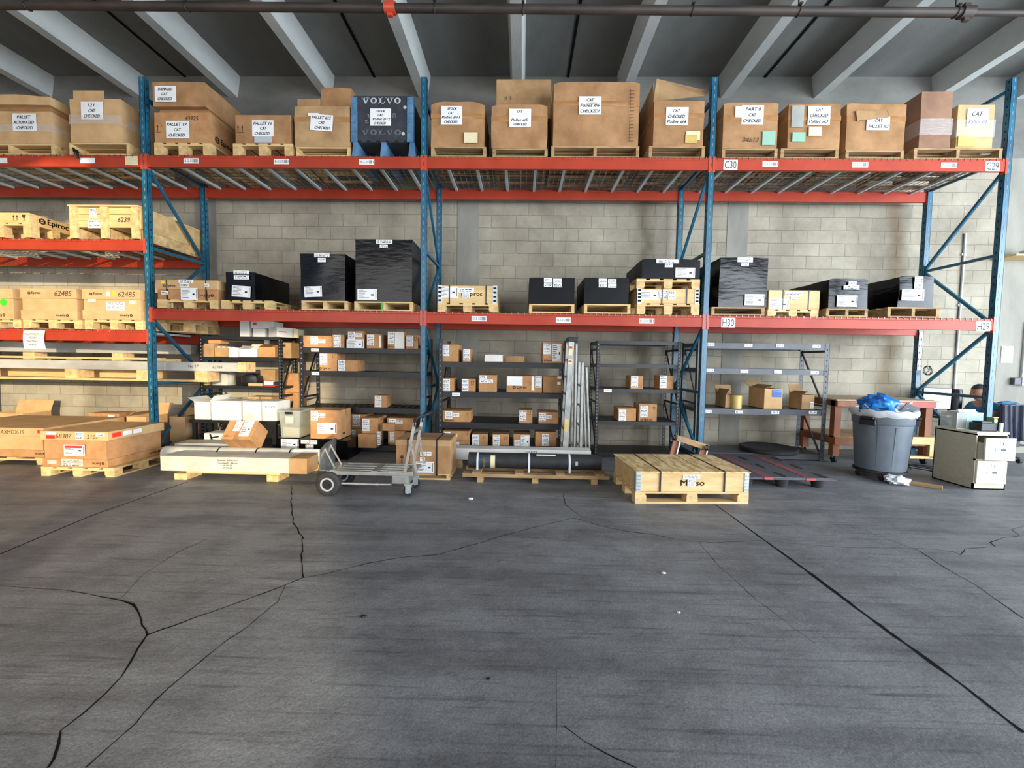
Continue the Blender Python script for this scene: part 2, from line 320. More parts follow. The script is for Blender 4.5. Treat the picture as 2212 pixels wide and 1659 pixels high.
    def build(s,name,mats,parent=None,loc=None,rot=None,bevel=0,sharp=40,mw=None):
        me=D.meshes.new(name); me.from_pydata(s.v,[],s.f)
        if not isinstance(mats,(list,tuple)): mats=[mats]
        for k in mats: me.materials.append(M[k] if isinstance(k,str) else k)
        me.polygons.foreach_set('material_index',s.m); me.polygons.foreach_set('use_smooth',s.sm)
        if any(s.sm): me.set_sharp_from_angle(angle=math.radians(sharp))
        o=D.objects.new(name,me); C.objects.link(o)
        if parent: o.parent=parent
        if loc is not None: o.location=loc
        if rot is not None: o.rotation_euler=rot
        if bevel:
            b=o.modifiers.new('b','BEVEL'); b.width=bevel; b.segments=2; b.limit_method='ANGLE'; b.angle_limit=math.radians(50)
        return o
def tag(o,label=None,cat=None,group=None,kind=None):
    if label: o['label']=label
    if cat: o['category']=cat
    if group: o['group']=group
    if kind: o['kind']=kind
    return o
def thing(name,label,cat,loc=(0,0,0),rz=0,group=None,rot=None):
    o=D.objects.new(name,None); C.objects.link(o); o.location=loc; o.rotation_euler=rot or (0,0,rz); o.empty_display_size=.1
    return tag(o,label,cat,group)
def struct(name,mb,mats,label=None,parent=None):
    o=mb.build(name,mats,parent)
    if not parent: o['kind']='structure'
    if label: o['label']=label
    return o
def tree_copy(o,parent=None):
    c=o.copy(); C.objects.link(c)
    if parent is not None: c.parent=parent
    for ch in list(o.children): tree_copy(ch,c)
    return c
# ================================================================== SETTING
WY=1.35; XL,XR=-9.0,17.0; YF=-12.0; CZ=5.89
f=MB(); f.quad((XL,YF,0),(XR,YF,0),(XR,WY+.25,0),(XL,WY+.25,0)); f.quad((XL,YF,-.2),(XL,WY+.25,-.2),(XR,WY+.25,-.2),(XR,YF,-.2))
floor=struct('floor',f,'floor')
# joints and cracks: thin dark strips lying in the floor, traced on the ground
def strip(pts,wds,jit=0,seed=0):
    rnd=random.Random(seed); P=[Vector((*fl(u,v),0)) for u,v in pts]; Q=[];W_=[]
    for i in range(len(P)-1):
        n=max(1,int((P[i+1]-P[i]).length/.05)) if jit else 1
        for k in range(n):
            t=k/n; Q.append(P[i].lerp(P[i+1],t)+(Vector((rnd.uniform(-jit,jit),rnd.uniform(-jit,jit),0)) if jit and (k or i) else Vector()))
            W_.append((wds[i]*(1-t)+wds[i+1]*t)*(rnd.uniform(.5,1.3) if jit else 1))
    Q.append(P[-1]); W_.append(wds[-1])
    mb=MB(); V=[]
    for i,p in enumerate(Q):
        d=(Q[min(i+1,len(Q)-1)]-Q[max(i-1,0)]).normalized(); a=Vector((-d.y,d.x,0))*W_[i]/2
        V+=[(p.x-a.x,p.y-a.y,.0012),(p.x+a.x,p.y+a.y,.0012)]
    mb.add(V,[(2*i,2*i+2,2*i+3,2*i+1) for i in range(len(Q)-1)])
    return mb
cracks=[
 ('control_joint',[(1545,1090),(1650,1166),(1740,1231),(1880,1336),(2050,1458),(2212,1583)],[.012,.018,.030,.027,.027,.027],.0022),
 ('control_joint',[(0,1197),(200,1113),(405,1041)],[.010,.010,.010],0),
 ('crack',[(630,1050),(629,1100),(633,1128),(653,1162),(652,1205),(655,1248)],[.008,.010,.012,.014,.013,.012],.006),
 ('crack',[(655,1248),(600,1270),(520,1300),(430,1332),(318,1372)],[.010,.011,.010,.011,.012],.004),
 ('crack',[(655,1248),(705,1240),(740,1230),(800,1216),(870,1204),(941,1199),(1010,1180),(1060,1166),(1090,1156),(1150,1140),(1240,1119)],[.007,.006,.006,.008,.007,.008,.008,.008,.007,.006,.006],.004),
 ('crack',[(1240,1119),(1290,1134),(1350,1147),(1410,1155),(1480,1168),(1540,1172),(1650,1168),(1760,1178),(1850,1184),(1950,1184),(2010,1186),(2060,1192)],[.006,.007,.007,.007,.006,.005,.004,.004,.004,.004,.005,.005],.005),
 ('crack',[(1216,1066),(1222,1090),(1240,1105),(1256,1114)],[.006,.007,.006,.003],.004),
 ('crack',[(0,1266),(80,1271),(150,1276),(210,1287),(262,1297)],[.006,.006,.007,.007,.009],.003),
 ('crack',[(262,1297),(290,1305),(300,1325),(310,1350),(318,1372)],[.014,.016,.014,.012,.015],.006),
 ('crack',[(318,1372),(300,1400),(284,1430),(262,1462),(230,1498),(180,1540),(130,1580),(126,1610),(118,1640),(103,1659)],[.012,.010,.012,.010,.009,.009,.010,.012,.016,.012],.004),
 ('crack',[(185,1659),(240,1610),(290,1565),(335,1515),(390,1465),(440,1425),(470,1398),(535,1355),(600,1300),(618,1262)],[.007,.006,.006,.007,.006,.006,.006,.005,.004,.003],.004),
 ('crack',[(262,1292),(310,1240),(390,1190),(450,1164)],[.003,.004,.005,.004],.004),
 ('crack',[(1510,1172),(1555,1225),(1640,1300),(1700,1345),(1760,1390)],[.004,.004,.004,.003,.003],.004),
 ('crack',[(1863,1144),(1930,1170),(1985,1190),(2050,1232),(2110,1265),(2212,1337)],[.004,.005,.006,.008,.006,.007],.003),
 ('crack',[(2060,1192),(2075,1199),(2085,1186),(2150,1181),(2138,1172),(2165,1162),(2203,1158),(2185,1144),(2212,1136)],[.01,.009,.005,.008,.009,.006,.007,.005,.004],.004),
 ('crack',[(1219,1569),(1260,1600),(1330,1640),(1375,1659)],[.004,.005,.005,.005],.003),
 ('crack',[(1202,1445),(1203,1560),(1200,1659)],[.0015,.0015,.0015],.001),
]
for i,(nm,pts,wd,j) in enumerate(cracks):
    strip(pts,[q*(.72 if j else 1) for q in wd],j,i).build(nm,'crack',floor)
for X in (-9.2,):pass
mb=MB(); mb.box(XL,XR,WY,WY+.25,0,CZ+.3); struct('wall_back',mb,'block')
n=0
for X,wd in ((4.16,.35),(8.50,.33),(-.18,.35),(-4.5,.35)):
    n+=1; mb=MB(); mb.box(X-wd/2,X+wd/2,WY-.008,WY+.02,0,4.66); struct('trim_%d'%n,mb,'pil')
mb=MB(); mb.box(12.62,15.4,WY-.02,WY+.02,0,4.66); struct('trim_5',mb,'pil')
mb=MB(); mb.box(XL,XR,WY-.015,WY+.02,4.66,CZ+.02); struct('trim_6',mb,'bond')
mb=MB(); mb.box(XL-.25,XL,YF,WY+.25,0,CZ+.3); struct('wall_left',mb,'outer')
# right wall with a loading door opening, unseen front wall, its openings shaped to gate the sun
mb=MB(); mb.box(XR,XR+.25,-1.2,WY+.25,0,CZ+.3); mb.box(XR,XR+.25,YF,-9.3,0,CZ+.3); mb.box(XR,XR+.25,-9.3,-1.2,5.0,CZ+.3); struct('wall_right',mb,'outer')
mb=MB()
sx=5.35   # right jamb of the opening that lets the low sun onto the left bay
yf=YF
mb.box(XL,-8.9,yf-.25,yf,0,CZ+.3); mb.box(-8.9,XR,yf-.25,yf,5.86,CZ+.3)
mb.box(5.75,6.1,yf-.25,yf,0,5.86); mb.box(6.1,9.9,yf-.25,yf,3.7,5.86); mb.box(9.9,10.2,yf-.25,yf,0,5.86); mb.box(16,XR,yf-.25,yf,0,5.86)
struct('wall_front',mb,'outer')
mb=MB(); mb.box(13.7,40,-24,-20,0,12); struct('sun_blocker',mb,'outer')  # unseen block added outside to keep the low sun off the right bays
# ceiling: double tee slabs, stems run towards the camera
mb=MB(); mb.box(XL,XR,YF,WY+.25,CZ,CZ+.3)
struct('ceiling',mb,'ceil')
stems=[-7.4,-5.85,-4.3,-2.75,-1.25,.33,1.87,3.42,4.93,6.62,8.21,9.66,11.50,12.75,14.6,16.2]
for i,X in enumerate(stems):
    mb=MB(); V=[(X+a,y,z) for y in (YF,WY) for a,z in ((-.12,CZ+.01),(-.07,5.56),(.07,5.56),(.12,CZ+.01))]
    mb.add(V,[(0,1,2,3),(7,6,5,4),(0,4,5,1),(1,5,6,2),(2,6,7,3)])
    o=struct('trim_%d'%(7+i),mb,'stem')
for i,X in enumerate((-6.66,-3.56,-.46,2.63,5.73,8.82,11.92,15.0)):
    mb=MB(); mb.box(X-.018,X+.018,YF,WY,CZ-.012,CZ+.01); struct('trim_%d'%(30+i),mb,'crack')
# sprinkler pipe with couplings and hangers
PY=-.85
pz=lambda u,v:at(u,v,PY)
x0,z0=pz(0,11); x1,z1=pz(2090,27); x2,z2=pz(2212,27)
p=thing('sprinkler_pipe','dark iron sprinkler pipe running the full width just below the ceiling stems','pipe',(x0,PY,5.255),rot=(0,.0101,0))
zz=5.44-5.44
mb=MB(); mb.cyl((-4,0,0),(x1-x0,0,0),.045,n=14); mb.build('pipe_run','pipe',p)
mb=MB(); mb.cyl((x1-x0,0,.0),(x2-x0+3,0,.0),.032,n=12); mb.build('branch_pipe','pipe',p)
for u,k in ((843,'red'),(2088,'')):
    X=pz(u,15)[0]-x0; mb=MB(); mb.cyl((X-.06,0,0),(X+.06,0,0),.062,n=14); mb.box(X-.03,X+.03,-.02,.02,-.09,.09); mb.build('coupling','conn' if k else 'pipe',p)
for u in (404,940,1130,1495,1725,2065,60):
    X=pz(u,15)[0]-x0; mb=MB(); mb.bar((X,0,.03),(X,0,.62+X*.0101),.012,.012); mb.box(X-.015,X+.015,-.06,.06,.04,.055); mb.tube([(X,.052*math.cos(a*.7),.052*math.sin(a*.7)) for a in range(10)],.006,6); mb.build('hanger','pipe',p)
# ================================================================== PALLET RACK
BW=3.74; DR=1.07
ZU=4.023
slotsp=.05
def post(px,py,zt,parent,name):
    mb=MB()
    t=.004
    mb.box(px-.038,px+.038,py,py+t,0,zt); mb.box(px-.038,px-.038+t,py,py+.07,0,zt); mb.box(px+.038-t,px+.038,py,py+.07,0,zt)
    mb.box(px-.038,px-.026,py+.066,py+.07,0,zt); mb.box(px+.026,px+.038,py+.066,py+.07,0,zt)
    z=.1
    while z<zt-.05:
        mb.box(px-.005,px+.005,py-.0015,py+.001,z,z+.045,2)
        for sd in (-1,1): mb.box(px+sd*.0375,px+sd*.0395,py+.028,py+.04,z,z+.03,1)
        z+=.1016
    mb.box(px-.06,px+.06,py-.02,py+.1,0,.008)
    return mb.build(name,['blue','slot','slotw'],parent)
fr_lab=['far left blue rack frame beyond the left edge of the photo','tall blue rack frame between the yellow-lit left bay and the bay with the metal cart','tall blue rack frame right of the big charcoal crate, behind the cart handle','tall blue rack frame with the wooden dolly leaning at its foot','rightmost tall blue rack frame, beside the grey wall column']
for i in range(-1,4):
    X=i*BW
    t=thing('rack_frame',fr_lab[i+1],'rack frame',(X,0,0),group='blue rack upright frames')
    post(0,0,5.03,t,'front_post'); post(0,DR-.03,4.10 if i<4 else 4.1,t,'rear_post')
    zs=[.15,.98,1.93,2.83,3.87]
    # zigzag diagonals: front .15 -> rear .98 -> front 1.9 -> rear 2.83 -> front 3.87
    for a,b in (((0.07,.15),(DR-.03,.96)),((DR-.03,1.0),(.07,1.86)),((.07,1.96),(DR-.03,2.80)),((DR-.03,2.86),(.07,3.88))):
        mb=MB(); mb.bar((0,a[0],a[1]),(0,b[0],b[1]),.03,.038); mb.build('diagonal_brace','blue',t)
    for z in (.12,.98,2.83,4.04):
        mb=MB(); mb.bar((0,.07,z),(0,DR-.03,z),.03,.038); mb.build('horizontal_brace','blue',t)
    if i in (3,):
        mb=MB(); mb.bar((0,.07,4.9),(0,1.34,4.9),.03,.04); mb.build('wall_tie','blue',t)
    if i in (0,1,2):
        mb=MB(); mb.bar((0,.07,4.78),(0,.5,4.78),.03,.05); mb.build('wall_tie','blue',t)
def beam(i,z,front,label,h=.15,mat='orange',tags=()):
    X0=i*BW+.042; X1=(i+1)*BW-.042
    y=0.0 if front else DR-.01
    t=thing('rack_beam',label,'rack beam',((X0+X1)/2,y,z-h),group='red rack beams')
    L=(X1-X0)/2
    mb=MB(); yb=.042
    # step beam profile
    mb.box(-L,L,0,yb,0,h-.03) ; mb.box(-L,L,0,.022,h-.03,h)
    mb.build('beam_body',mat,t,bevel=.003)
    for s_ in (-1,1):
        mb=MB(); mb.box(s_*L-.004 if s_<0 else L-.001,s_*L+.001 if s_<0 else L+.004,-.004,.05,-.03,h+.02); mb.box(min(s_*L,s_*(L+.03)),max(s_*L,s_*(L+.03)),-.006,-.001,-.03,h+.015)
        mb.build('end_connector','conn',t)
    for (u,vv,txt,kind) in tags:
        xx,zz=at(u,vv,-.001); xx-=t.location.x; zz-=t.location.z
        mb=MB()
        if kind=='loc':
            mb.box(xx-.1,xx+.1,-.0025,-.0008,zz-.034,zz+.034); mb.text(txt,(xx-.03,-.003,zz),(1,0,0),(0,0,1),.034,1,fitw=.11)
            for k in range(6): mb.box(xx+.035+k*.007,xx+.035+k*.007+.004,-.003,-.0025,zz-.02,zz+.022,1)
            mb.box(xx+.086,xx+.091,-.003,-.0025,zz-.02,zz+.02,1)
        elif kind=='big':
            mb.box(xx-.09,xx+.09,-.0025,-.0008,zz-.062,zz+.062); mb.text(txt,(xx,-.003,zz),(1,0,0),(0,0,1),.095,1,fitw=.15)
        elif kind=='blank':
            mb.box(xx-.1,xx+.1,-.0025,-.0008,zz-.034,zz+.034)
        elif kind=='blanksq': mb.box(xx-.085,xx+.085,-.0025,-.0008,zz-.06,zz+.06)
        mb.build('location_label',['white' if kind!='blanksq' else 'cream','ink'],t)
bay=['the leftmost bay','the bay with the metal cart','the bay with the aluminium ladders','the rightmost bay']
ut=[[(0,347,'','blank'),(189,347,'','blank'),(284,347,'','blanksq')],[(413,347.5,'B-2-03','loc'),(608,349,'B-2-02','loc'),(792,350,'B-2-01','loc')],[],
    [(1578,356,'C30','big'),(1664,354.5,'D-3-03','loc'),(1858,356,'D-3-02','loc'),(2050,357,'D-3-01','loc'),(2144,359,'C29','big')]]
lt=[[],[],[(1035,688.5,'D-5-03','loc'),(1217,691.5,'D-5-02','loc'),(1397,693.5,'D-5-01','loc')],[(1573,697,'H30','big'),(2124,705,'H29','big')]]
mats=['orange','orange','orange2','orange2']
for i in range(-1,3):
    b=bay[i+1]; m=mats[i+1]
    beam(i,ZU,True,'red front beam of the top level in '+b,.15,m,ut[i+1])
    beam(i,ZU,False,'red rear beam of the top level in '+b,.15,m)
    if i==-1:
        beam(i,2.918,True,'red front beam of the middle level under the two wooden crates in the leftmost bay',.145,m)
        beam(i,2.918,False,'red rear beam of the middle level in the leftmost bay',.145,m)
        beam(i,1.705,True,'red front beam of the lower level with a paper sheet taped on it',.15,m)
        beam(i,1.705,False,'red rear beam of the lower level in the leftmost bay',.15,m)
    else:
        beam(i,2.004,True,'red front beam of the lower level in '+b,.15,m,lt[i+1])
        beam(i,2.004,False,'red rear beam of the lower level in '+b,.15,m)
def deckproto():
    w_=1.19
    t=thing('wire_deck','','shelf deck',(0,0,0))
    mb=MB()
    nx=15
    for k in range(nx+1):
        x=-w_/2+k*w_/nx; mb.box(x-.0025,x+.0025,-.004,DR+.02,.001,.006); mb.box(x-.0025,x+.0025,-.006,-.001,-.022,.006)
        mb.box(x-.0025,x+.0025,DR+.018,DR+.023,-.022,.006)
    for k in range(11):
        y=.005+k*(DR)/10; mb.box(-w_/2,w_/2,y-.0025,y+.0025,-.004,.001)
        mb.build('wire_mesh','galv',t)
    for k in (-1,0,1):
        mb=MB(); x=k*w_/3; mb.box(x-.019,x+.019,.024,DR-.012,-.035,-.0045); mb.build('support_channel','chan',t)
    return t
dk=deckproto(); first=True
def decks(i,z,lv):
    global first
    for k,pn in enumerate(('left','middle','right')):
        o=dk if first else tree_copy(dk)
        first=False
        o.location=(i*BW+.67+k*1.2,0,z+.001); tag(o,'%s panel of the wire mesh deck, %s level, %s'%(pn,lv,bay[i+1]),None,'galvanised wire mesh decks')
for i in range(-1,3): decks(i,ZU,'top')
decks(-1,2.918,'middle'); decks(-1,1.705,'lower')
for i in range(0,3): decks(i,2.004,'lower')
# ================================================================== BUILDERS FOR GOODS
def pallet(label,x0,x1,y0,d,z0,h,kind='stringer',mat='pine',group='wooden pallets on the racks',rz=0,bmat='pineY',nb=None):
    w=x1-x0; h=max(h,.07)
    t=thing('wooden_pallet',label,'pallet',((x0+x1)/2,y0,z0),rz,group)
    tb=.018
    def boards(along,z,n,name,wd):
        mb=MB()
        if along=='X':
            for k in range(n):
                y=(d-wd)*k/(n-1) if n>1 else 0; mb.box(-w/2,w/2,y,y+wd,z,z+tb)
        else:
            for k in range(n):
                x=-w/2+(w-wd)*k/(n-1); mb.box(x,x+wd,0,d,z,z+tb)
        return mb.build(name,mat,t)
    if kind=='stringer':
        boards('X',h-tb,nb or 6,'top_deck',.095); boards('X',0,4,'bottom_deck',.095)
        for x in (-w/2+.02,0,w/2-.02):
            mb=MB(); mb.box(x-.02,x+.02,.004,d-.004,tb,h-tb); mb.build('stringer',bmat,t)
    elif kind=='stringer2':
        boards('X',h-tb,nb or 6,'top_deck',.095); boards('X',0,4,'bottom_deck',.06)
        for x in (-w/2+.02,w/2-.02):
            mb=MB(); mb.box(x-.02,x+.02,.004,d-.004,tb,h-tb); mb.build('stringer',bmat,t)
    else:
        topal='Y' if kind=='euroY' else 'X'
        boards(topal,h-tb,5,'top_deck',min(.13,w*.15) if topal=='Y' else .13)
        mb=MB(); z=h-2*tb
        if kind=='euroY':
            for y in (0,d/2-.05,d-.1): mb.box(-w/2,w/2,y,y+.1,z,z+tb)
        else:
            for x in (-w/2,-.05,w/2-.1): mb.box(x,x+.1,0,d,z,z+tb)
        mb.build('crossboard',mat,t)
        boards(topal,0,3,'bottom_deck',.1)
        for x in (-w/2,-.055,w/2-.11):
            for y in (0,d/2-.05,d-.1):
                mb=MB(); mb.box(x,x+.11,y,y+.1,tb,z); mb.build('block',bmat,t)
    return t
HAND=['CAT','CHECKED']
def paper(parent,w,h,px,kind='hand',lines=(),name=None,y=-.003,tilt=0,mat='white',off=(0,0),m=None):
    """a sheet on the front face; px is its rectangle in parent's local metres (x0,x1,z0,z1)"""
    x0,x1,z0,z1=px; pw,ph=x1-x0,z1-z0; cx,cz=(x0+x1)/2,(z0+z1)/2
    mb=MB(); T=Matrix.Translation((cx,y,cz))@Matrix.Rotation(tilt,4,'Y')
    def P(a,b,yy=0): return T@Vector((a,yy,b))
    mb.box(-pw/2,pw/2,-.0006,.0012,-ph/2,ph/2,0,T)
    xd=T.to_3x3()@Vector((1,0,0)); zd=T.to_3x3()@Vector((0,0,1))
    if kind=='hand':
        n=len(lines)
        for i,s_ in enumerate(lines):
            lh=ph/(n+.3)*.58; z=ph/2-(i+.65)*ph/(n+.25)
            mb.text(s_,P(random.uniform(-.04,.04)*pw,z,-.0012),xd,zd,lh,1,.25,fitw=min(pw*.86,lh*.78*len(s_)),bold=.0018)
    elif kind=='ship':
        rnd=random.Random(int((cx+9)*1000))
        for i in range(7):
            z=ph/2-ph*(.12+i*.115); L=pw*rnd.uniform(.2,.55)
            mb.quad(P(-pw*.44,z,-.0012),P(-pw*.44+L,z,-.0012),P(-pw*.44+L,z+ph*.035,-.0012),P(-pw*.44,z+ph*.035,-.0012),1)
        mb.quad(P(pw*.2,-ph*.1,-.0012),P(pw*.33,-ph*.1,-.0012),P(pw*.33,ph*.04,-.0012),P(pw*.2,ph*.04,-.0012),1)
        mb.quad(P(pw*.43,-ph*.4,-.0012),P(pw*.46,-ph*.4,-.0012),P(pw*.46,ph*.38,-.0012),P(pw*.43,ph*.38,-.0012),1)
    elif kind=='stack':
        rnd=random.Random(int((cx+9)*777)); n=max(1,lines if isinstance(lines,int) else 3)
        for k in range(n):
            zt=ph/2-k*ph/n; hh=ph/n
            if k: mb.quad(P(-pw/2,zt-.0008,-.0012),P(pw/2,zt-.0008,-.0012),P(pw/2,zt+.0012,-.0012),P(-pw/2,zt+.0012,-.0012),1)
            for r in range(2):
                z=zt-hh*(.42+.36*r); x=-pw*.4
                while x<pw*.34:
                    L=rnd.uniform(.03,.1)*pw*2
                    hq=hh*rnd.uniform(.1,.2)
                    mb.quad(P(x,z,-.0012),P(min(x+L,pw*.42),z,-.0012),P(min(x+L,pw*.42),z+hq,-.0012),P(x,z+hq,-.0012),1); x+=L+.05*pw*rnd.uniform(.6,2)
    o=mb.build(name or {'hand':'handwritten_sheet','ship':'shipping_label','stack':'sticker_label','plain':'sticker'}[kind],[mat,'pen' if kind=='hand' else 'ink'],parent)
    return o
def epiroc(parent,cx,cz,h,y=-.0015,mat='print',xd=(1,0,0),zd=(0,0,1),o=None,flip=False):
    mb=MB(); xd=Vector(xd); zd=Vector(zd); o=Vector((cx,y,cz)) if o is None else Vector(o)
    if flip: xd=-xd; zd=-zd
    # hexagonal ring emblem
    c=o-xd*h*2.35; R_=h*.62
    pts=[]
    for k in range(6):
        a=math.pi/6+k*math.pi/3; pts.append((math.cos(a),math.sin(a)))
    V=[c+xd*(p[0]*R_)+zd*(p[1]*R_) for p in pts]+[c+xd*(p[0]*R_*.5)+zd*(p[1]*R_*.5) for p in pts]
    mb.add(V,[(k,(k+1)%6,6+(k+1)%6,6+k) for k in range(6)])
    mb.add([c-xd*R_*.9-zd*R_*.12,c+xd*R_*.9-zd*R_*.12,c+xd*R_*.9+zd*R_*.12,c-xd*R_*.9+zd*R_*.12],[(0,1,2,3)])
    mb.text('Epiroc',o+xd*h*.35,xd,zd,h,0,fitw=h*3.6,bold=h*.03)
    return mb.build('printed_logo',mat,parent)
def arrows(parent,cx,cz,h,y=-.0015,mat='print'):
    mb=MB()
    for dx in (-h*.3,h*.3):
        mb.quad((cx+dx-h*.05,y,cz-h*.4),(cx+dx+h*.05,y,cz-h*.4),(cx+dx+h*.05,y,cz+h*.2),(cx+dx-h*.05,y,cz+h*.2))
        mb.add([(cx+dx-h*.16,y,cz+h*.15),(cx+dx+h*.16,y,cz+h*.15),(cx+dx,y,cz+h*.5)],[(0,1,2)])
    mb.quad((cx-h*.5,y,cz-h*.56),(cx+h*.5,y,cz-h*.56),(cx+h*.5,y,cz-h*.48),(cx-h*.5,y,cz-h*.48))
    return mb.build('handling_mark',mat,parent)
def goods(px,Y,z0,d,label,cat='box',name='cardboard_box',mat='card',style='carton',papers=(),group=None,rz=0,tape=True,soft=None,h=None,Ytop=None,seed=0,logo=None,arr=None,film=False):
    """px = front face rectangle in the photo on the plane Y; returns (root,w,h)"""
    x0,x1,zb,zt=rect(px,Y)
    if z0 is None: z0=zb
    hh=(zt-z0) if h is None else h; w_=x1-x0
    t=thing(name,label,cat,((x0+x1)/2,Y,z0),rz,group)
    if style=='carton':
        mb=MB(); mb.box(-w_/2,w_/2,0,d,0,hh); mb.build('box_body',mat,t,bevel=min(.006,w_*.02))
        if tape:
            tw=min(.03,w_*.12); mb=MB(); mb.box(-w_/2-.0006,w_/2+.0006,d/2-tw,d/2+tw,hh-.001,hh+.001); mb.box(-w_/2-.0012,-w_/2+.001,d/2-tw,d/2+tw,hh-.07*hh/.3,hh+.001); mb.box(w_/2-.001,w_/2+.0012,d/2-tw,d/2+tw,hh-.07*hh/.3,hh+.001)
            mb.build('packing_tape','tape',t)
    elif style=='soft':
        n_,amp,bul,rd=soft or (12,.012,.015,0)
        mb=MB(); mb.soft(w_,d,hh,n_,amp,bul,seed or int(abs(x0)*100),round_=rd); mb.build('box_body' if 'wrap' not in mat else 'wrapped_load',mat,t,sharp=50)
        if tape and 'wrap' not in mat:
            tm='tape'
            mb=MB(); zc=hh*.62; mb.soft(w_+.006,d+.006,.06,n_,amp*.6,bul*.9,seed or int(abs(x0)*100),z0=zc,y0=-.003-bul*.35); mb.build('packing_tape',tm,t,sharp=60)
    for pi_,p in enumerate(papers):
        k,pp=p[0],p[1]; rest=p[2] if len(p)>2 else (); kw=p[3] if len(p)>3 else {}
        u0,v0,u1,v1=pp; a0,a1,b0,b1=rect(pp,Y)
        cxm=(x0+x1)/2; bul=(soft[2] if soft else .015)+(soft[1] if soft else .012) if style=='soft' else 0
        paper(t,0,0,(a0-cxm,a1-cxm,b0-z0,b1-z0),k,rest,y=-.003-bul*.9-.0024*pi_,**kw)
    if logo:
        (u,v,hpx)=logo[:3]; a,b=at(u,v,Y); b2=at(u,v-hpx,Y)[1]
        epiroc(t,a-(x0+x1)/2,b-z0,b2-b,flip=(len(logo)>3))
    if arr:
        (u,v,hpx)=arr; a,b=at(u,v,Y); b2=at(u,v-hpx,Y)[1]; arrows(t,a-(x0+x1)/2,b-z0,b2-b)
    return t,w_,hh
def onpal(px,ppx,Y,dz,d,label,plabel,kind='stringer',pd=None,pmat='pine',**kw):
    """a load standing on its own pallet on deck height dz"""
    zt=rect(px,Y)[2]; h=max(.08,zt-dz-.006)
    x0,x1=at(ppx[0],px[3]+8,Y)[0],at(ppx[1],px[3]+8,Y)[0]
    yb=pd or d
    p=pallet(plabel,x0,x1,Y,yb,dz+.007,h,kind,pmat,bmat='pineY' if pmat!='pineold' else 'pineold')
    t=goods(px,Y,dz+.007+h,d,label,**kw)
    return t[0],t[1],t[2],p
YT=.02; ZT=ZU
SP='wooden pallets under the top level boxes'
# ------------------------------------------------------------------ TOP LEVEL
t,w_,h_,p=onpal((-70,241,111,311),(-75,116),YT,ZT,.85,'yellow-lit carton with a second lid sagging over it, left edge of the top level','pallet under the lidded carton at the left edge of the top level','stringer',style='soft',mat='card3',soft=(10,.01,.01,0),papers=[('hand',(31,247,82,285),('PALLET','AUTOMATED','CHECKED'))],tape=False)
mb=MB(); mb.soft(w_+.05,.92,.12,8,.02,.0,3,z0=h_+.07,y0=-.03); mb.build('box_lid','card3',t)
mb=MB(); mb.soft(w_-.06,.8,.09,6,.005,.0,3,z0=h_-.01,y0=.03); mb.build('box_inner','cardin',t)
mb=MB(); mb.soft(w_+.012,.87,.10,14,.012,.004,5,z0=h_*.36,y0=-.012); mb.build('stretch_film','film',t)
t,w_,h_,p=onpal((152,214,262,309),(149,279),YT,ZT,.75,'tall carton with glossy clear tape and a paper reading 121 CAT','pallet under the tall carton marked 121 CAT','stringer2',style='soft',mat='card3',soft=(12,.008,.015,0),papers=[('hand',(179,222,226,260),('121','CAT','CHECKED'))],tape=False)
mb=MB(); mb.soft(w_+.012,.765,.12,14,.01,.016,5,z0=h_*.42,y0=-.01); mb.build('stretch_film','film',t)
mb=MB(); mb.box(-w_*.5,w_*.1,.05,.06,h_-.01,h_+.14); mb.box(-w_*.48,w_*.34,.45,.46,h_-.01,h_+.12); mb.build('open_flap','card3',t)
# bird-black rag hanging off the pallet corner
x,z=at(165,325,-.02); t=thing('black_rag','crumpled black plastic rag hanging over the red beam by the 121 carton','rag',(x,-.03,z-.06))
mb=MB(); mb.tube([(-.05,.02,.09),(-.02,.0,.07),(.01,-.008,.04),(.04,-.012,0),(.05,-.012,-.05)],.016,7); mb.tube([(-.0,0,.06),(.035,-.012,.05),(.05,-.014,.02)],.012,6); mb.tube([(-.02,-.008,.05),(.0,-.014,0),(-.01,-.014,-.03)],.01,6); mb.build('rag_body','dark',t)
t,w_,h_,p=onpal((334,243,454,309),(333,456),YT,ZT,1.05,'lower carton of the two-high stack beside the left frame, marked 43925','pallet under the two-high stack marked 43925','euroY',style='soft',mat='card',soft=(12,.004,.004,0),papers=[('hand',(360,262,410,300),('PALLET 19','CAT','CHECKED'))],arr=(345,277,16),tape=False)
mb=MB(); a,b=at(415,256,YT); mb.text('43925',(a-t.location.x,-.009,b-t.location.z),(1,0,0),(0,0,1),.05,0,.2); mb.build('marker_number','print',t)
epiroc(t,0,0,.075,o=(w_/2+.007,.3,h_*.25),xd=(0,1,0))
tz=t.location.z+h_
mb=MB(); mb.box(-w_/2+.05,w_/2-.03,.03,1.0,h_-.005,h_+.045); mb.build('inner_tray','cardin',t)
z1=tz+.047
t,w_,h_=goods((330,177,443,222),-.03,z1,1.12,'upper carton of the two-high stack, tilted sheet with scribbled writing',style='soft',mat='card2',soft=(14,.006,.004,0),papers=[('hand',(336,187,382,221),('DAMAGED','CAT','CHECKED'))],tape=False)
t,w_,h_,p=onpal((508,248,628,310),(503,632),YT,ZT,.75,'low wide carton marked 16 CAT with two black arrows','pallet with three blocks under the carton marked 16','euroY',mat='card2',papers=[('hand',(545,260,591,295),('PALLET 16','CAT','CHECKED')),('plain',(550,295,588,309),(),{'mat':'volgrey'})],arr=(519,278,16),tape=False)
mb=MB(); a,b=at(586,307,YT); mb.box(a-t.location.x-.02,a-t.location.x+.02,-.004,-.003,b-t.location.z-.012,b-t.location.z+.012); mb.build('red_dot','red',t)
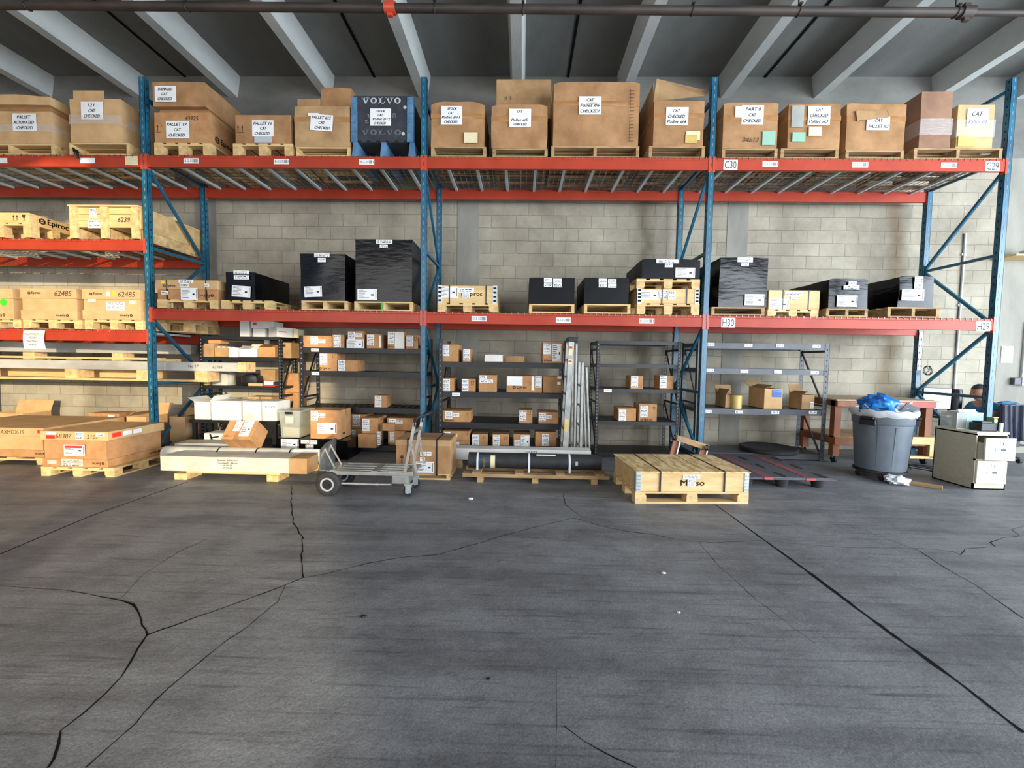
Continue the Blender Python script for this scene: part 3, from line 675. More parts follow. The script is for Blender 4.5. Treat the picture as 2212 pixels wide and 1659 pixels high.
t,w_,h_,p=onpal((637,230,755,318),(639,756),YT,ZT,.85,'worn carton with a crooked sheet marked 15 CAT, left of the charcoal crate','pallet under the worn carton marked 15','stringer2',style='soft',mat='card4',soft=(12,.008,.008,0),papers=[('hand',(672,249,720,284),('PALLET #15','CAT','CHECKED'),{'tilt':.07}),('plain',(667,246,690,252),())])
zt=t.location.z+h_
goods((642,213,691,229),.3,zt+.022,.4,'small flat carton lying on the carton marked 15, left of the bigger one',mat='card4',tape=False,group='cartons lying on the carton marked 15')
goods((693,191,759,229),.35,zt+.022,.45,'bigger dark carton lying on the carton marked 15',style='soft',mat='card2',soft=(8,.012,.006,0),tape=False,group='cartons lying on the carton marked 15')
# charcoal crate with big lettering on blue steel feet
x0,x1,zb,zt=rect((759,207,893,308),0.03); w_=x1-x0; h_=zt-zb
t=thing('returnable_crate','charcoal crate with blue steel corners and VOLVO lettering','crate',((x0+x1)/2,.03,zb),group=None)
mb=MB(); mb.box(-w_/2+.03,w_/2-.03,0,.8,0,h_); mb.build('crate_body','volvo',t,bevel=.004)
for xx in (-w_/2,w_/2-.08):
    for yy in (-.012,.74):
        mb=MB(); mb.box(xx,xx+.08,yy,yy+.07,0,h_-.02)
        for k in range(5): mb.box(xx-.004,xx+.084,yy-.004,yy+.074,h_*(.02+.2*k),h_*(.02+.2*k)+.012)
        mb.build('steel_corner','volblue',t)
def volvo(txt,uc,vc,hpx,wpx,mt):
    a,b=at(uc,vc,.03); b2=at(uc,vc-hpx,.03)[1]; H=b2-b; a2=at(uc+wpx,vc,.03)[0]-a
    mb=MB(); n=len(txt); cw=a2/n*.82; gap=a2/n*.18; x=a-(x0+x1)/2-a2/2; z=b-zb-H/2; y=-.003; tk=cw*.28
    for ch in txt:
        if ch=='V':
            mb.quad((x,y,z+H),(x+tk,y,z+H),(x+cw*.5+tk*.35,y,z),(x+cw*.5-tk*.35,y,z)); mb.quad((x+cw-tk*.6,y,z+H),(x+cw,y,z+H),(x+cw*.5+tk*.35,y,z),(x+cw*.5,y,z))
            mb.quad((x-.1*cw,y,z+H*.9),(x+.42*cw,y,z+H*.9),(x+.42*cw,y,z+H),(x-.1*cw,y,z+H)); mb.quad((x+.6*cw,y,z+H*.9),(x+1.08*cw,y,z+H*.9),(x+1.08*cw,y,z+H),(x+.6*cw,y,z+H))
        elif ch=='O':
            V=[];
            for k in range(20):
                an=2*math.pi*k/20; V.append((x+cw/2+cw*.5*math.cos(an),y,z+H/2+H*.5*math.sin(an)))
            for k in range(20):
                an=2*math.pi*k/20; V.append((x+cw/2+cw*.22*math.cos(an),y,z+H/2+H*.36*math.sin(an)))
            mb.add(V,[(k,(k+1)%20,20+(k+1)%20,20+k) for k in range(20)])
        elif ch=='L':
            mb.quad((x+.18*cw,y,z),(x+.18*cw+tk,y,z),(x+.18*cw+tk,y,z+H),(x+.18*cw,y,z+H)); mb.quad((x,y,z),(x+cw,y,z),(x+cw,y,z+H*.13),(x,y,z+H*.13))
            mb.quad((x,y,z+H*.9),(x+.6*cw,y,z+H*.9),(x+.6*cw,y,z+H),(x,y,z+H)); mb.quad((x+cw*.86,y,z),(x+cw,y,z),(x+cw,y,z+H*.35),(x+cw*.9,y,z+H*.35))
        x+=cw+gap
    mb.build('printed_lettering',mt,t)
volvo('VOLVO',826,217.5,13,86,'volgrey'); volvo('VOLVO',826,286,12,88,'volgrey2')
mb=MB()
for s_,u,v,hp in (('V',798,251,10),('B',852,251,11),('T-',792,264,6)):
    a,b=at(u,v,.03); b2=at(u,v-hp,.03)[1]; mb.text(s_,(a-(x0+x1)/2,-.003,b-zb),(1,0,0),(0,0,1),b2-b,0,bold=.003)
for u,v in ((875,232),(871,289)):
    a,b=at(u,v,.03); mb.cyl((a-(x0+x1)/2,-.004,b-zb),(a-(x0+x1)/2,0,b-zb),.022,n=16,smooth=False)
mb.build('printed_lettering','volgrey',t)
a0,a1,b0,b1=rect((800,235,845,272),.03); paper(t,0,0,(a0-(x0+x1)/2,a1-(x0+x1)/2,b0-zb,b1-zb),'hand',('STOCK','CAT','Pallet #12','CHECKED'),y=-.006)
mb=MB()
for k in range(6):
    xx=-w_/2+.1+k*(w_-.2)/5-.02; mb.box(xx,xx+.05,-.003,0,.004,.022)
mb.build('drain_slots','slot',t)
for u in (768,829,890):
    xx=at(u,320,.03)[0]-(x0+x1)/2; mb=MB(); hh=zb-ZT-.008
    V=[(xx-.05,0,-hh),(xx+.05,0,-hh),(xx+.05,.78,-hh),(xx-.05,.78,-hh),(xx-.03,.0,0),(xx+.03,0,0),(xx+.03,.78,0),(xx-.03,.78,0)]
    mb.add(V,[(3,2,1,0),(4,5,6,7),(0,1,5,4),(1,2,6,5),(2,3,7,6),(3,0,4,7)]); mb.build('steel_foot','volblue',t)
a0,a1,b0,b1=rect((838,199,885,204),.2)
g=thing('wood_offcut','short wood offcut lying on the charcoal crate','wood',((a0+a1)/2,.2,zt+.001)); mb=MB(); mb.box(-(a1-a0)/2,(a1-a0)/2,0,.09,0,.03); mb.build('offcut_board','pineold',g,bevel=.003)
# bay 2 top
def hs(px,*l,**k): return ('hand',px,l,k)
PD=dict(kind='stringer2',pmat='pineold',style='soft',mat='card2')
t,w_,h_,p=onpal((931,220,1046,317),(931,1050),YT,ZT,.85,'round-topped worn carton marked Pallet 11 with a small cream slip','weathered pallet at the far left of the third bay\'s top level, under the round-topped carton',soft=(14,.010,.012,.3),papers=[hs((953,231,999,271),'STOCK','CAT','Pallet #11','CHECKED'),('plain',(1003,288,1032,311),(),{'mat':'cream'})],**PD)
t,w_,h_,p=onpal((1062,226,1182,321),(1064,1183),YT,ZT,.85,'worn carton marked Pallet 5 with a flat carton behind it','weathered pallet left of the biggest carton, under the carton with the flat one behind',soft=(14,.008,.012,.15),papers=[hs((1100,237,1147,276),'CAT','','Pallet #5','CHECKED')],**PD)
zt=t.location.z+h_
t2,_,_=goods((1072,171,1190,226),.38,zt+.024,.45,'flat pale carton standing on the back of the carton marked Pallet 5',mat='card4',tape=False,papers=[])
mb=MB(); mb.text('# 1',(-.22,-.002,.27),(1,0,0),(0,0,1),.05); mb.text('(4)5)',(-.2,-.002,.12),(1,0,0),(0,0,1),.04,fitw=.12); mb.build('marker_writing','print',t2)
mb=MB(); mb.box(-.16,.18,.12,.13,h_-.02,h_+.07); mb.build('open_flap','card2',t)
t,w_,h_,p=onpal((1196,178,1380,316),(1191,1381),YT,ZT,.95,'biggest worn carton on the top level, marked Pallet 6','widest weathered pallet of the top level, under the biggest carton',kind='stringer',pmat='pineold',style='soft',mat='card2',soft=(16,.006,.022,.08),papers=[hs((1250,211,1298,250),'CAT','Pallet #6','CHECKED?')])
mb=MB()
mb.box(w_*.385,w_*.39,-.03,-.028,.05,.70)
for k in range(16): mb.box(w_*.389,w_*.39+.05,-.03,-.028,.05+k*.042,.055+k*.042)
mb.build('printed_scale','print',t)
t,w_,h_,p=onpal((1412,218,1520,316),(1402,1523),YT,ZT,.85,'worn carton marked Pallet 4 with a raised torn flap on top','weathered pallet under the carton with the raised torn flap',soft=(14,.006,.008,0),papers=[hs((1438,233,1486,272),'CAT','CHECKED','Pallet #4'),('plain',(1481,285,1511,304),(),{'mat':'cream'}),('plain',(1479,293,1505,311),(),{'mat':'yel2'})],**PD)
V=[(-w_*.5,.05,h_+.02),(w_*.5,.0,h_+.06),(w_*.62,.12,h_+.2),(-w_*.42,.1,h_+.34)]
mb=MB(); mb.add([*V,*[(a,b+.008,c+.004) for a,b,c in V]],[(0,1,2,3),(7,6,5,4),(0,4,5,1),(1,5,6,2),(2,6,7,3),(3,7,4,0)]); mb.box(-w_/2+.01,-w_/2+.02,.1,.8,h_-.01,h_+.28); mb.build('open_flap','card4',t)
# bay 3 top
t,w_,h_,p=onpal((1562,222,1680,321),(1560,1680),YT,ZT,.85,'worn carton marked Part 8 CAT with 34613 written low down','weathered pallet right of the third frame, under the carton marked 34613',soft=(14,.006,.008,.1),papers=[hs((1601,229,1648,270),'PART 8','CAT','CHECKED'),('plain',(1587,231,1603,255),()),('plain',(1645,285,1673,315),(),{'mat':'teal'})],**PD)
mb=MB(); mb.text('34613',(0.0,-.021,.1),(1,0,0),(0,0,1),.06,0,.25); mb.build('marker_number','print',t)
t,w_,h_,p=onpal((1702,224,1815,321),(1687,1812),YT,ZT,.85,'worn carton marked Pallet 3 with a plastic sleeve and green slip','weathered pallet under the carton with the plastic sleeve and green slip',soft=(14,.010,.010,.05),papers=[hs((1743,231,1791,272),'CAT','CHECKED','Pallet #3'),('plain',(1708,230,1734,277),(),{'mat':'tote'}),('plain',(1709,288,1737,308),(),{'mat':'teal'}),('plain',(1744,276,1772,296),(),{'mat':'cream'})],**PD)
t,w_,h_,p=onpal((1828,224,1955,325),(1827,1953),YT,ZT,.85,'worn carton marked 2 with a folded flap hanging over its front','weathered pallet under the carton with the folded hanging flap',soft=(14,.010,.010,.05),papers=[hs((1869,254,1919,283),'CAT','PALLET #2')],**PD)
V=[at(1849,239,0),at(1917,238,0),at(1918,254,0),at(1850,262,0)]
mb=MB(); mb.add([(a-t.location.x,-.035 if k>1 else -.02,b-t.location.z) for k,(a,b) in enumerate(V)]+[(a-t.location.x,-.025,b-t.location.z) for a,b in V],[(3,2,1,0),(0,1,5,4),(1,2,6,5),(2,3,7,6),(3,0,4,7)]); mb.build('open_flap','card4',t)
zp=rect((1988,198,2055,320),YT)[2]
x0,x1=at(1975,330,YT)[0],at(2166,330,YT)[0]
pallet('wide pallet at the right end of the top level carrying two wrapped cartons',x0,x1,YT,.95,ZT+.007,zp-ZT-.007,'stringer','pineold',bmat='pineold')
t,w_,h_=goods((1988,198,2055,320),YT+.02,zp,.85,'tall brown-mauve carton half wrapped in clear film, right end of the top level',style='soft',mat='card5',soft=(10,.004,.004,0),tape=False)
x0a,x1a=t.location.x-w_/2,t.location.x+w_/2
t2,w2,h2=goods((2067,227,2146,320),YT+.02,zp,.6,'short pale carton marked Pallet 1 wrapped beside the tall mauve one',style='soft',mat='card3',soft=(10,.004,.006,0),papers=[hs((2087,236,2133,275),'CAT','Pallet #1'),('plain',(2067,295,2104,318),(),{'mat':'yel2'})],tape=False)
mb=MB(); mb.soft(w2+.02,.62,.22,14,.012,.006,8,z0=h2*.26,y0=-.012); mb.build('stretch_film','film',t2)
mb=MB(); mb.soft(w_+.02,.87,.2,14,.012,.006,8,z0=h_*.24,y0=-.012); mb.build('stretch_film','film',t)
# ------------------------------------------------------------------ BAY 0 MIDDLE LEVEL
ZM=2.918
x0,x1,zb,zt=rect((-70,459,63,481),-.05)
pallet('block pallet under the flat wooden crate with printed name, middle level left',x0,x1+.02,-.05,.62,ZM+.007,zb-ZM-.007,'euroY')
t=thing('flat_wooden_crate','flat wooden crate with Epiroc printed on its side, middle level of the leftmost bay','crate',((x0+x1)/2,-.05,zb))
w_=x1-x0; h_=zt-zb
mb=MB(); mb.box(-w_/2,w_/2,0,.62,0,h_); mb.build('crate_body','pine',t,bevel=.004)
epiroc(t,0,0,.075,o=(w_/2+.002,.33,h_*.5),xd=(0,1,0)); arrows(t,w_/2-.19,h_*.5,.08)
mb=MB(); X=w_/2-.07; y=-.002; z=h_*.5; mb.add([(X-.028,y,z+.04),(X+.028,y,z+.04),(X+.02,y,z+.005),(X+.004,y,z-.008),(X+.004,y,z-.03),(X+.02,y,z-.036),(X-.02,y,z-.036),(X-.004,y,z-.03),(X-.004,y,z-.008),(X-.02,y,z+.005)],[(0,1,2,3,8,9),(3,4,7,8),(4,5,6,7)]); mb.build('handling_mark','print',t)
x0,x1,zb,zt=rect((150,443,299,515),-.03); w_=x1-x0; zb=ZM+.007; h_=zt-zb
t=thing('wooden_skid_crate','tall wooden crate with upright posts and number 62397, middle level of the leftmost bay','crate',((x0+x1)/2,-.03,zb))
mb=MB(); mb.box(-w_/2+.02,w_/2-.01,.03,1.12,.15,h_-.02); mb.build('crate_body','pine',t)
for xx in (-w_/2,-.05,w_/2-.1):
    mb=MB(); mb.box(xx,xx+.1,0,.03,0,h_-.005); mb.box(xx,xx+.09,.03,1.1,0,.14); mb.build('skid_post','pineY',t)
mb=MB(); mb.box(-w_/2-.01,w_/2+.01,-.01,1.14,h_-.02,h_); mb.build('lid','pine',t)
for k in range(2):
    mb=MB(); mb.box(-w_/2+.02,w_/2-.01,.028,.031,.15+(k+1)*.085,.154+(k+1)*.085); mb.build('board_gap','slot',t)
mb=MB(); mb.box(w_/2-.01,w_/2+.02,.88,.96,.02,h_-.03); mb.build('side_batten','ply',t)
mb=MB(); mb.box(w_/2-.01,w_/2+.004,.03,1.12,.14,h_-.02); mb.build('side_panel','ply',t)
for pp,nl in (((194,450,208,458),1),((194,458,210,471),2),((191,476,221,493),2)):
    a0,a1,b0,b1=rect(pp,0); xm=t.location.x; paper(t,0,0,(a0-xm,a1-xm,b0-zb,b1-zb),'stack',nl,y=.024)
mb=MB(); a,b=at(272,475,0); mb.text('62397',(a-t.location.x,.026,b-zb),(1,0,0),(0,0,1),.06,0,.2); mb.build('marker_number','pen',t)
# ------------------------------------------------------------------ BAY 0 LOWER LEVEL
ZL0=1.705
for px,ppx,lb,pl,seed in (((-70,624,28,690),(-66,45),'lidded long carton with a round green sticker, left edge of the lower level','pallet under the carton with the green sticker',1),
        ((48,624,165,691),(50,177),'lidded carton marked 62485 between the green-stickered one and the labelled one','pallet under the middle lidded carton of the lower level',2),
        ((181,626,303,691),(183,309),'lidded carton with a white sheet on its front, nearest the blue frame','pallet under the lidded carton nearest the blue frame',3)):
    t,w_,h_,p=onpal(px,ppx,-.03,ZL0,1.1 if seed<3 else .38,lb,pl,'euroY',mat='card3',tape=False,group='lidded cartons on the lower level of the leftmost bay')
    mb=MB(); mb.box(-w_/2-.012,w_/2+.012,-.012,(1.112 if seed<3 else .392),h_-.13,h_+.004); mb.build('lid','card3',t,bevel=.004)
    mb=MB(); mb.box(-w_/2-.012,w_/2+.012,-.012,(1.112 if seed<3 else .392),0,.125); mb.build('base_tray','card3',t,bevel=.004)
    epiroc(t,-w_/2+.2,h_-.06,.035,y=-.014); epiroc(t,w_/2-.2,.06,.035,y=-.014,flip=True)
    if seed>1:
        mb=MB(); mb.text('62485',(w_*.28,-.0135,h_-.06),(1,0,0),(0,0,1),.07,0,.2,fitw=.24); mb.build('marker_number','pen',t)
    if seed==1:
        mb=MB(); a,b=at(8,653,-.03); mb.cyl((a-t.location.x,-.0015,b-t.location.z),(a-t.location.x,-.003,b-t.location.z),.05,n=24,smooth=False); mb.build('round_sticker','green',t)
    if seed==3:
        for pp,k,nl in (((230,652,270,674),'stack',3),((191,646,207,652),'stack',1),((280,650,295,657),'stack',1)):
            a0,a1,b0,b1=rect(pp,-.03); paper(t,0,0,(a0-t.location.x,a1-t.location.x,b0-t.location.z,b1-t.location.z),k,nl)
        mb=MB(); mb.cyl((.04,-.0135,h_-.05),(.04,-.015,h_-.05),.022,n=16,smooth=False); mb.build('yellow_dot','yellow',t)
        mb=MB(); mb.box(-.06,-.01,-.0145,-.0132,h_-.09,h_-.03); mb.build('sticker','white',t)
a0,a1,b0,b1=rect((52,714,99,754),-.01)
t=thing('paper_notice','white paper sheet hanging from the lower red beam of the leftmost bay','paper',((a0+a1)/2,-.012,b1))
mb=MB(); W2=(a1-a0)/2; H=b1-b0; n=6
V=[(x,-.012*math.sin(math.pi*k/n)*(1+.3*i),-H*k/n) for k in range(n+1) for i,x in enumerate((-W2*1.0,W2*.98))]
mb.add(V,[(2*k,2*k+2,2*k+3,2*k+1) for k in range(n)],0,True); mb.build('sheet','white',t)
mb=MB()
for k,(s_,fx) in enumerate((('INCOMPLETE',.75),('ORDERS',.45),('WAITING',.6),('PARTS',.4))): mb.text(s_,(0,-.03,-H*(.2+.19*k)),(1,0,0),(0,0,1),.027,0,.15,fitw=W2*2*fx*.9)
mb.build('handwriting','pen',t)
# flat crate on a pallet reaching from the leftmost bay behind the frame
x0=-.62; x1=at(434,715,.62)[0]
pallet('long pallet reaching behind the left blue frame on the lower level',x0,x1,.42,.6,ZL0+.007,.15,'euroX','pine')
t=thing('flat_wooden_crate','shallow flat crate on the pallet that reaches behind the left blue frame','crate',((x0+x1)/2,.42,ZL0+.157)); mb=MB(); mb.box(-(x1-x0)/2,(x1-x0)/2-.02,0,.6,0,.1); mb.build('crate_body','ply',t,bevel=.004)
# ------------------------------------------------------------------ LOWER LEVEL OF BAYS 1-3
ZD=2.004; YD=.0
t,w_,h_,p=onpal((340,606,470,647),(340,470),YD,ZD,.62,'two-part low carton strapped to its pallet, left end of the middle shelf','block pallet under the strapped two-part carton','euroY',mat='card',tape=False)
mb=MB(); mb.box(-w_/2-.015,w_/2+.015,-.012,.632,h_*.52,h_+.004); mb.build('lid','card3',t,bevel=.006)
epiroc(t,-w_/2+.19,h_*.7,.035,y=-.014); epiroc(t,w_/2-.17,h_*.22,.04,flip=True)
for xx in (-w_*.33,w_*.32):
    mb=MB(); mb.box(xx-.006,xx+.006,-.016,.64,0,h_+.007); mb.build('strap','blacktape',t)
for pp,k,nl in (((386,604,418,612),'stack',1),((390,612,408,620),'stack',1),((391,622,427,648),'ship',0),((348,629,364,636),'stack',1),((441,613,452,620),'stack',1)):
    a0,a1,b0,b1=rect(pp,-.016); paper(t,0,0,(a0-t.location.x,a1-t.location.x,b0-t.location.z,b1-t.location.z),k,nl,y=-.019)
mb=MB(); mb.box(-w_/2+.06,-w_/2+.12,-.0135,-.0122,h_-.04,h_-.01); mb.build('yellow_dot','yellow',t)
BK=dict(cat='pallet load',name='wrapped_pallet_load',style='soft',tape=False)
def bl(px,ppx,d,lb,pl,kind='stringer',mat='wrap',papers=(),soft=(14,.008,.006,0),Y=YD,**k):
    return onpal(px,ppx,Y,ZD,d,lb,pl,kind,mat=mat,papers=papers,soft=soft,group='black wrapped pallet loads',**BK,**k)
bl((488,588,551,649),(478,588),.85,'smallest black-wrapped load, beside the two-part carton, sheet hanging at a tilt','pallet under the smallest black-wrapped load','euroY',papers=[('stack',(506,585,540,593),1),('stack',(507,595,540,604),1),('ship',(503,618,543,642),0,{'tilt':.06})])
bl((649,548,745,650),(651,750),.75,'tall black-wrapped load with yellowish gleam, second from the tallest one','pallet under the gleaming tall black-wrapped load',papers=[('stack',(680,548,713,556),1),('stack',(688,558,705,567),1),('ship',(659,619,697,642),0,{'tilt':-.04})])
bl((768,517,890,652),(765,891),.9,'tallest black-wrapped load with bluish creases on its right side','pallet with a green strap under the tallest black-wrapped load',papers=[('stack',(813,518,848,527),1),('stack',(821,529,838,536),1),('ship',(773,625,815,648),0)],soft=(16,.004,.003,0))
a,b=at(825,662,-.003); g=thing('green_strap','short green strap hanging over the pallet of the tallest black load','strap',(a,-.006,b)); mb=MB(); mb.box(-.014,.014,-.001,.002,-.045,.05); mb.build('strap_band','green',g)
g.children[0].data.materials[0]=pbr('green_strap',lin(60,160,60),None,rough=.5)
# bay 2
t,w_,h_,p=onpal((946,617,1073,655),(945,1074),YD,ZD,.8,'strapped wooden collar crate with papers over its printed name, beside the second frame','block pallet under the strapped wooden collar crate','euroY',cat='crate',name='wooden_crate',mat='pine',tape=False,papers=[('ship',(950,619,989,643),0),('stack',(990,622,1024,632),1),('stack',(998,633,1015,645),2)])
epiroc(t,w_*.1,h_*.5,.055)
for xx in (-w_/2,w_/2-.05):
    mb=MB(); mb.box(xx-.004,xx+.054,-.004,.05,-.005,h_+.003); [mb.box(xx+.005,xx+.045,-.006,-.004,.02+k*h_*.24,.045+k*h_*.24,1) for k in range(4)]; mb.build('metal_corner_hinge',['galv','slot'],t)
for xx in (-w_*.3,w_*.32):
    mb=MB(); mb.box(xx-.006,xx+.006,-.008,.81,0,h_+.003); mb.build('strap','blacktape',t)
f4=lambda u,v:[('stack',(u,v,u+18,v+9),1),('stack',(u+20,v+1,u+38,v+10),1),('stack',(u,v+10,u+18,v+19),1),('stack',(u+20,v+11,u+38,v+20),1)]
bl((1143,600,1241,657),(1143,1241),.75,'low matt black load with four stickers, left one of the two equal ones','pallet under the left one of the two equal matt black loads','stringer2',mat='wrapm',papers=f4(1175,601),soft=(8,.002,.001,0))
bl((1262,600,1358,657),(1262,1362),.75,'low matt black load with four stickers, right one of the two equal ones','pallet under the right one of the two equal matt black loads','stringer2',mat='wrapm',papers=f4(1293,602),soft=(10,.004,.003,0))
t,w_,h_,p=onpal((1377,624,1510,656),(1376,1511),YD,ZD,.8,'plywood collar crate at the bottom of a pallet stack by the third frame','block pallet at the very bottom of the stack by the third frame','euroY',cat='crate',name='wooden_crate',mat='ply',tape=False,papers=[('ship',(1382,627,1424,648),0),('stack',(1425,627,1442,645),2),('stack',(1443,628,1459,647),2)])
for xx in (-w_/2,w_/2-.05):
    mb=MB(); mb.box(xx-.004,xx+.054,-.004,.05,-.005,h_+.003); [mb.box(xx+.005,xx+.045,-.006,-.004,.02+k*h_*.24,.045+k*h_*.24,1) for k in range(4)]; mb.build('metal_corner_hinge',['galv','slot'],t)
for xx in (-w_*.1,w_*.3):
    mb=MB(); mb.box(xx-.006,xx+.006,-.008,.81,0,h_+.003); mb.build('strap','blacktape',t)
zt=t.location.z+h_
zb=rect((1387,560,1512,602),YD)[2]
a0,a1=at(1375,610,YD)[0],at(1512,610,YD)[0]
pallet('upper pallet of the stack by the third frame, under a black load',a0,a1,YD,.8,zt+.004,zb-zt-.008,'euroY',bmat='pineY')
goods((1387,560,1512,602),YD,zb-.003,.85,'low black-wrapped load on top of the pallet stack by the third frame',cat='pallet load',name='wrapped_pallet_load',mat='wrapm',style='soft',soft=(12,.008,.006,.06),tape=False,papers=[('stack',(1417,561,1466,569),1),('stack',(1435,570,1452,578),1),('ship',(1458,579,1500,600),0)],group='black wrapped pallet loads')
# bay 3
bl((1554,557,1658,664),(1537,1652),.9,'tall black-wrapped load right beside the third frame','pallet under the tall black-wrapped load beside the third frame','stringer2',papers=[('stack',(1592,557,1625,567),1),('stack',(1600,568,1616,576),1),('ship',(1607,636,1649,660),0)],pmat='pineold')
t,w_,h_,p=onpal((1660,627,1771,669),(1658,1768),YD+.05,ZD,.7,'reddish plywood crate with two straps between two black loads','pallet under the reddish plywood crate','euroY',cat='crate',name='wooden_crate',mat='ply',tape=False,papers=[('ship',(1661,645,1704,668),0),('stack',(1695,630,1733,639),1),('stack',(1707,641,1722,649),1)])
for xx in (-w_*.22,w_*.28):
    mb=MB(); mb.box(xx-.006,xx+.006,-.004,.705,0,h_+.003); mb.build('strap','blacktape',t)
bl((1790,602,1875,667),(1785,1875),.95,'black-wrapped load with a sagging left side, between the plywood crate and the last load','pallet under the sagging black-wrapped load',papers=[('stack',(1830,609,1847,616),1),('stack',(1819,617,1853,626),1),('ship',(1804,639,1848,663),0)],soft=(14,.012,.012,.12),pmat='pineold')
bl((1942,597,2016,664),(1918,2030),1.0,'rightmost black-wrapped load with a loose film edge','pallet under the rightmost black-wrapped load',papers=[('stack',(1972,598,1990,624),3),('ship',(1944,626,1992,650),0)],soft=(14,.012,.012,.1),pmat='pineold')
# ================================================================== LONG CRATES IN BAY 0 (lying on the frame struts)
def longbox(label,p0,p1,wd,hh,mat,endmat=None,name='long_crate',cat='crate',ends=True):
    p0,p1=Vector(p0),Vector(p1); d=p1-p0; L=d.length; rz=math.atan2(d.y,d.x)
    t=thing(name,label,cat,((p0.x+p1.x)/2,(p0.y+p1.y)/2,p0.z),rz)
    mb=MB(); mb.box(-L/2,L/2,-wd/2,wd/2,0,hh); mb.build('crate_body',mat,t,bevel=.004)
    if endmat:
        mb=MB(); mb.box(L/2-.10,L/2+.012,-wd/2-.006,wd/2+.006,-.006,hh+.006); mb.build('end_block',endmat,t,bevel=.003)
    return t,L
xa,za=at(530,803,.3); 
zb=at(300,800,.3)[1]
xb=at(0,802,.3)[0]-1.0
Zl=1.155
t,L=longbox('long grey-white wrapped crate passing through the left blue frame, ending in a wooden block',(xb,.42,Zl),(xa-.01,.42,Zl),.22,at(400,785,.31)[1]-at(400,804,.31)[1],'greylong','pineY')
mb=MB(); mb.text('No 17',(L/2-.75,-.112,.07),(1,0,0),(0,0,1),.04,0,.2); mb.text('62788',(L/2-.4,-.112,.06),(1,0,0),(0,0,1),.04,0,.2); mb.build('marker_number','pen',t)
t=thing('timber_plank','long timber plank on blocks carrying the grey-white crate through the left frame','plank',((xb+at(455,815,.42)[0])/2,.42,.999))
L=(at(455,815,.3)[0]-xb)/2
mb=MB(); mb.box(-L,L,-.12,.12,0,.03); mb.build('plank_board','pine',t)
for u in (-60,150,305,470):
    xx=at(u,808,.3)[0]-t.location.x; xx=min(xx,L-.12); mb=MB(); mb.box(xx-.07,xx+.12,-.12,.12,.03,Zl-.999); mb.build('block','pineY',t)
p0=(at(-40,742,.75)[0]-.8,.72,1.44); x1=at(428,772,1.0)[0]
t,L=longbox('long grey crate slanting back behind the left frame, above the other one',(p0[0],.60,1.395),(x1,.92,1.395),.16,.15,'greylong',None)
t=thing('timber_plank','pale timber plank under the slanting grey crate in the leftmost bay','plank',((p0[0]+x1)/2-.3,.78,Zl+.146))
mb=MB(); mb.box(-2.0,1.9,-.09,.09,0,.03); mb.build('plank_board','pine',t)
for xx in (-1.4,-.1,1.3):
    mb=MB(); mb.box(xx-.09,xx+.09,-.09,.09,.03,.092); mb.build('block','pineY',t)
    mb=MB(); mb.box(xx-.09,xx+.09,-.09,.09,-.146+.0,0); mb.build('block','pineY',t)
t=thing('timber_plank','lower timber plank on the frame struts, behind the plank with the grey-white crate','plank',((p0[0]+x1)/2-.3,.78,.999)); mb=MB(); mb.box(-2.0,1.9,-.09,.09,0,.155); mb.build('plank_board','pine',t)
# ================================================================== SHELVING UNITS ON THE FLOOR
def unit(label,x0,x1,y0,d,H,levels,mat,pw=.055,lh=.075,slats=False,tags=(),group='steel shelving units against the block wall',rails=False,hole='slotw',lowbar=True):
    t=thing('shelving_unit',label,'shelving',((x0+x1)/2,y0,0),0,group); w_=(x1-x0)/2
    for sx_ in (-1,1):
        for yy in (0,d-pw):
            mb=MB(); xx=sx_*w_-(pw if sx_>0 else 0)
            mb.box(xx,xx+pw,yy,yy+.004,0,H); mb.box(xx if sx_<0 else xx+pw-.004,(xx if sx_<0 else xx+pw-.004)+.004,yy,yy+pw,0,H)
            z=.06
            while z<H-.04:
                mb.box(xx+pw*.5-.006,xx+pw*.5+.006,yy-.0015,yy+.001,z,z+.018,1); xs=xx if sx_<0 else xx+pw
                mb.box(xs-.001,xs+.001,yy+pw*.4,yy+pw*.6,z,z+.018,1); z+=.05 if pw<.05 else .076
            mb.box(xx-.005,xx+pw+.005,yy-.005,yy+pw,0,.006)
            mb.build('post',[mat,hole],t)
        if not rails:
            xx=sx_*(w_-pw/2)
            for a,b in ((.12,H*.45),(H*.5,H*.92)):
                mb=MB(); mb.bar((xx,pw,a),(xx,d-pw,b),.012,.03); mb.build('side_brace',mat,t)
            for z in (H*.47,H-.12):
                mb=MB(); mb.bar((xx,pw,z),(xx,d-pw,z),.012,.03); mb.build('side_brace',mat,t)
    for k,z in enumerate(levels):
        s=D.objects.new('shelf',None); 
        mb=MB()
        mb.box(-w_+pw*.6,w_-pw*.6,.006,.036,z-lh,z); mb.box(-w_+pw*.6,w_-pw*.6,d-.036,d-.006,z-lh,z)
        mb.box(-w_+.01,-w_+.035,pw,d-pw,z-lh*.7,z); mb.box(w_-.035,w_-.01,pw,d-pw,z-lh*.7,z)
        if slats:
            n=int(2*w_/.1)
            for i in range(n): mb.box(-w_+.06+i*.1,-w_+.06+i*.1+.07,.036,d-.036,z-.02,z-.004)
        elif slats is None: mb.box(-w_+.03,w_-.03,.036,d-.036,z-.012,z-.002)
        else: mb.box(-w_+.03,w_-.03,.036,d-.036,z-.012,z-.002)
        mb.build('shelf',mat,t)
    for (u,v,s_) in tags:
        a,b=at(u,v,y0); mb=MB(); a-=t.location.x
        mb.box(a-.055,a+.055,.001,.0065-.003,b-.022,b+.022); mb.text(s_,(a,.0005,b),(1,0,0),(0,0,1),.026,1,fitw=.075) if s_ else None
        if not s_:
            for q in range(5): mb.box(a-.035+q*.015,a-.026+q*.015,.0004,.001,b-.005,b+.006,1)
        mb.build('shelf_label',['white','ink'],t)
    return t
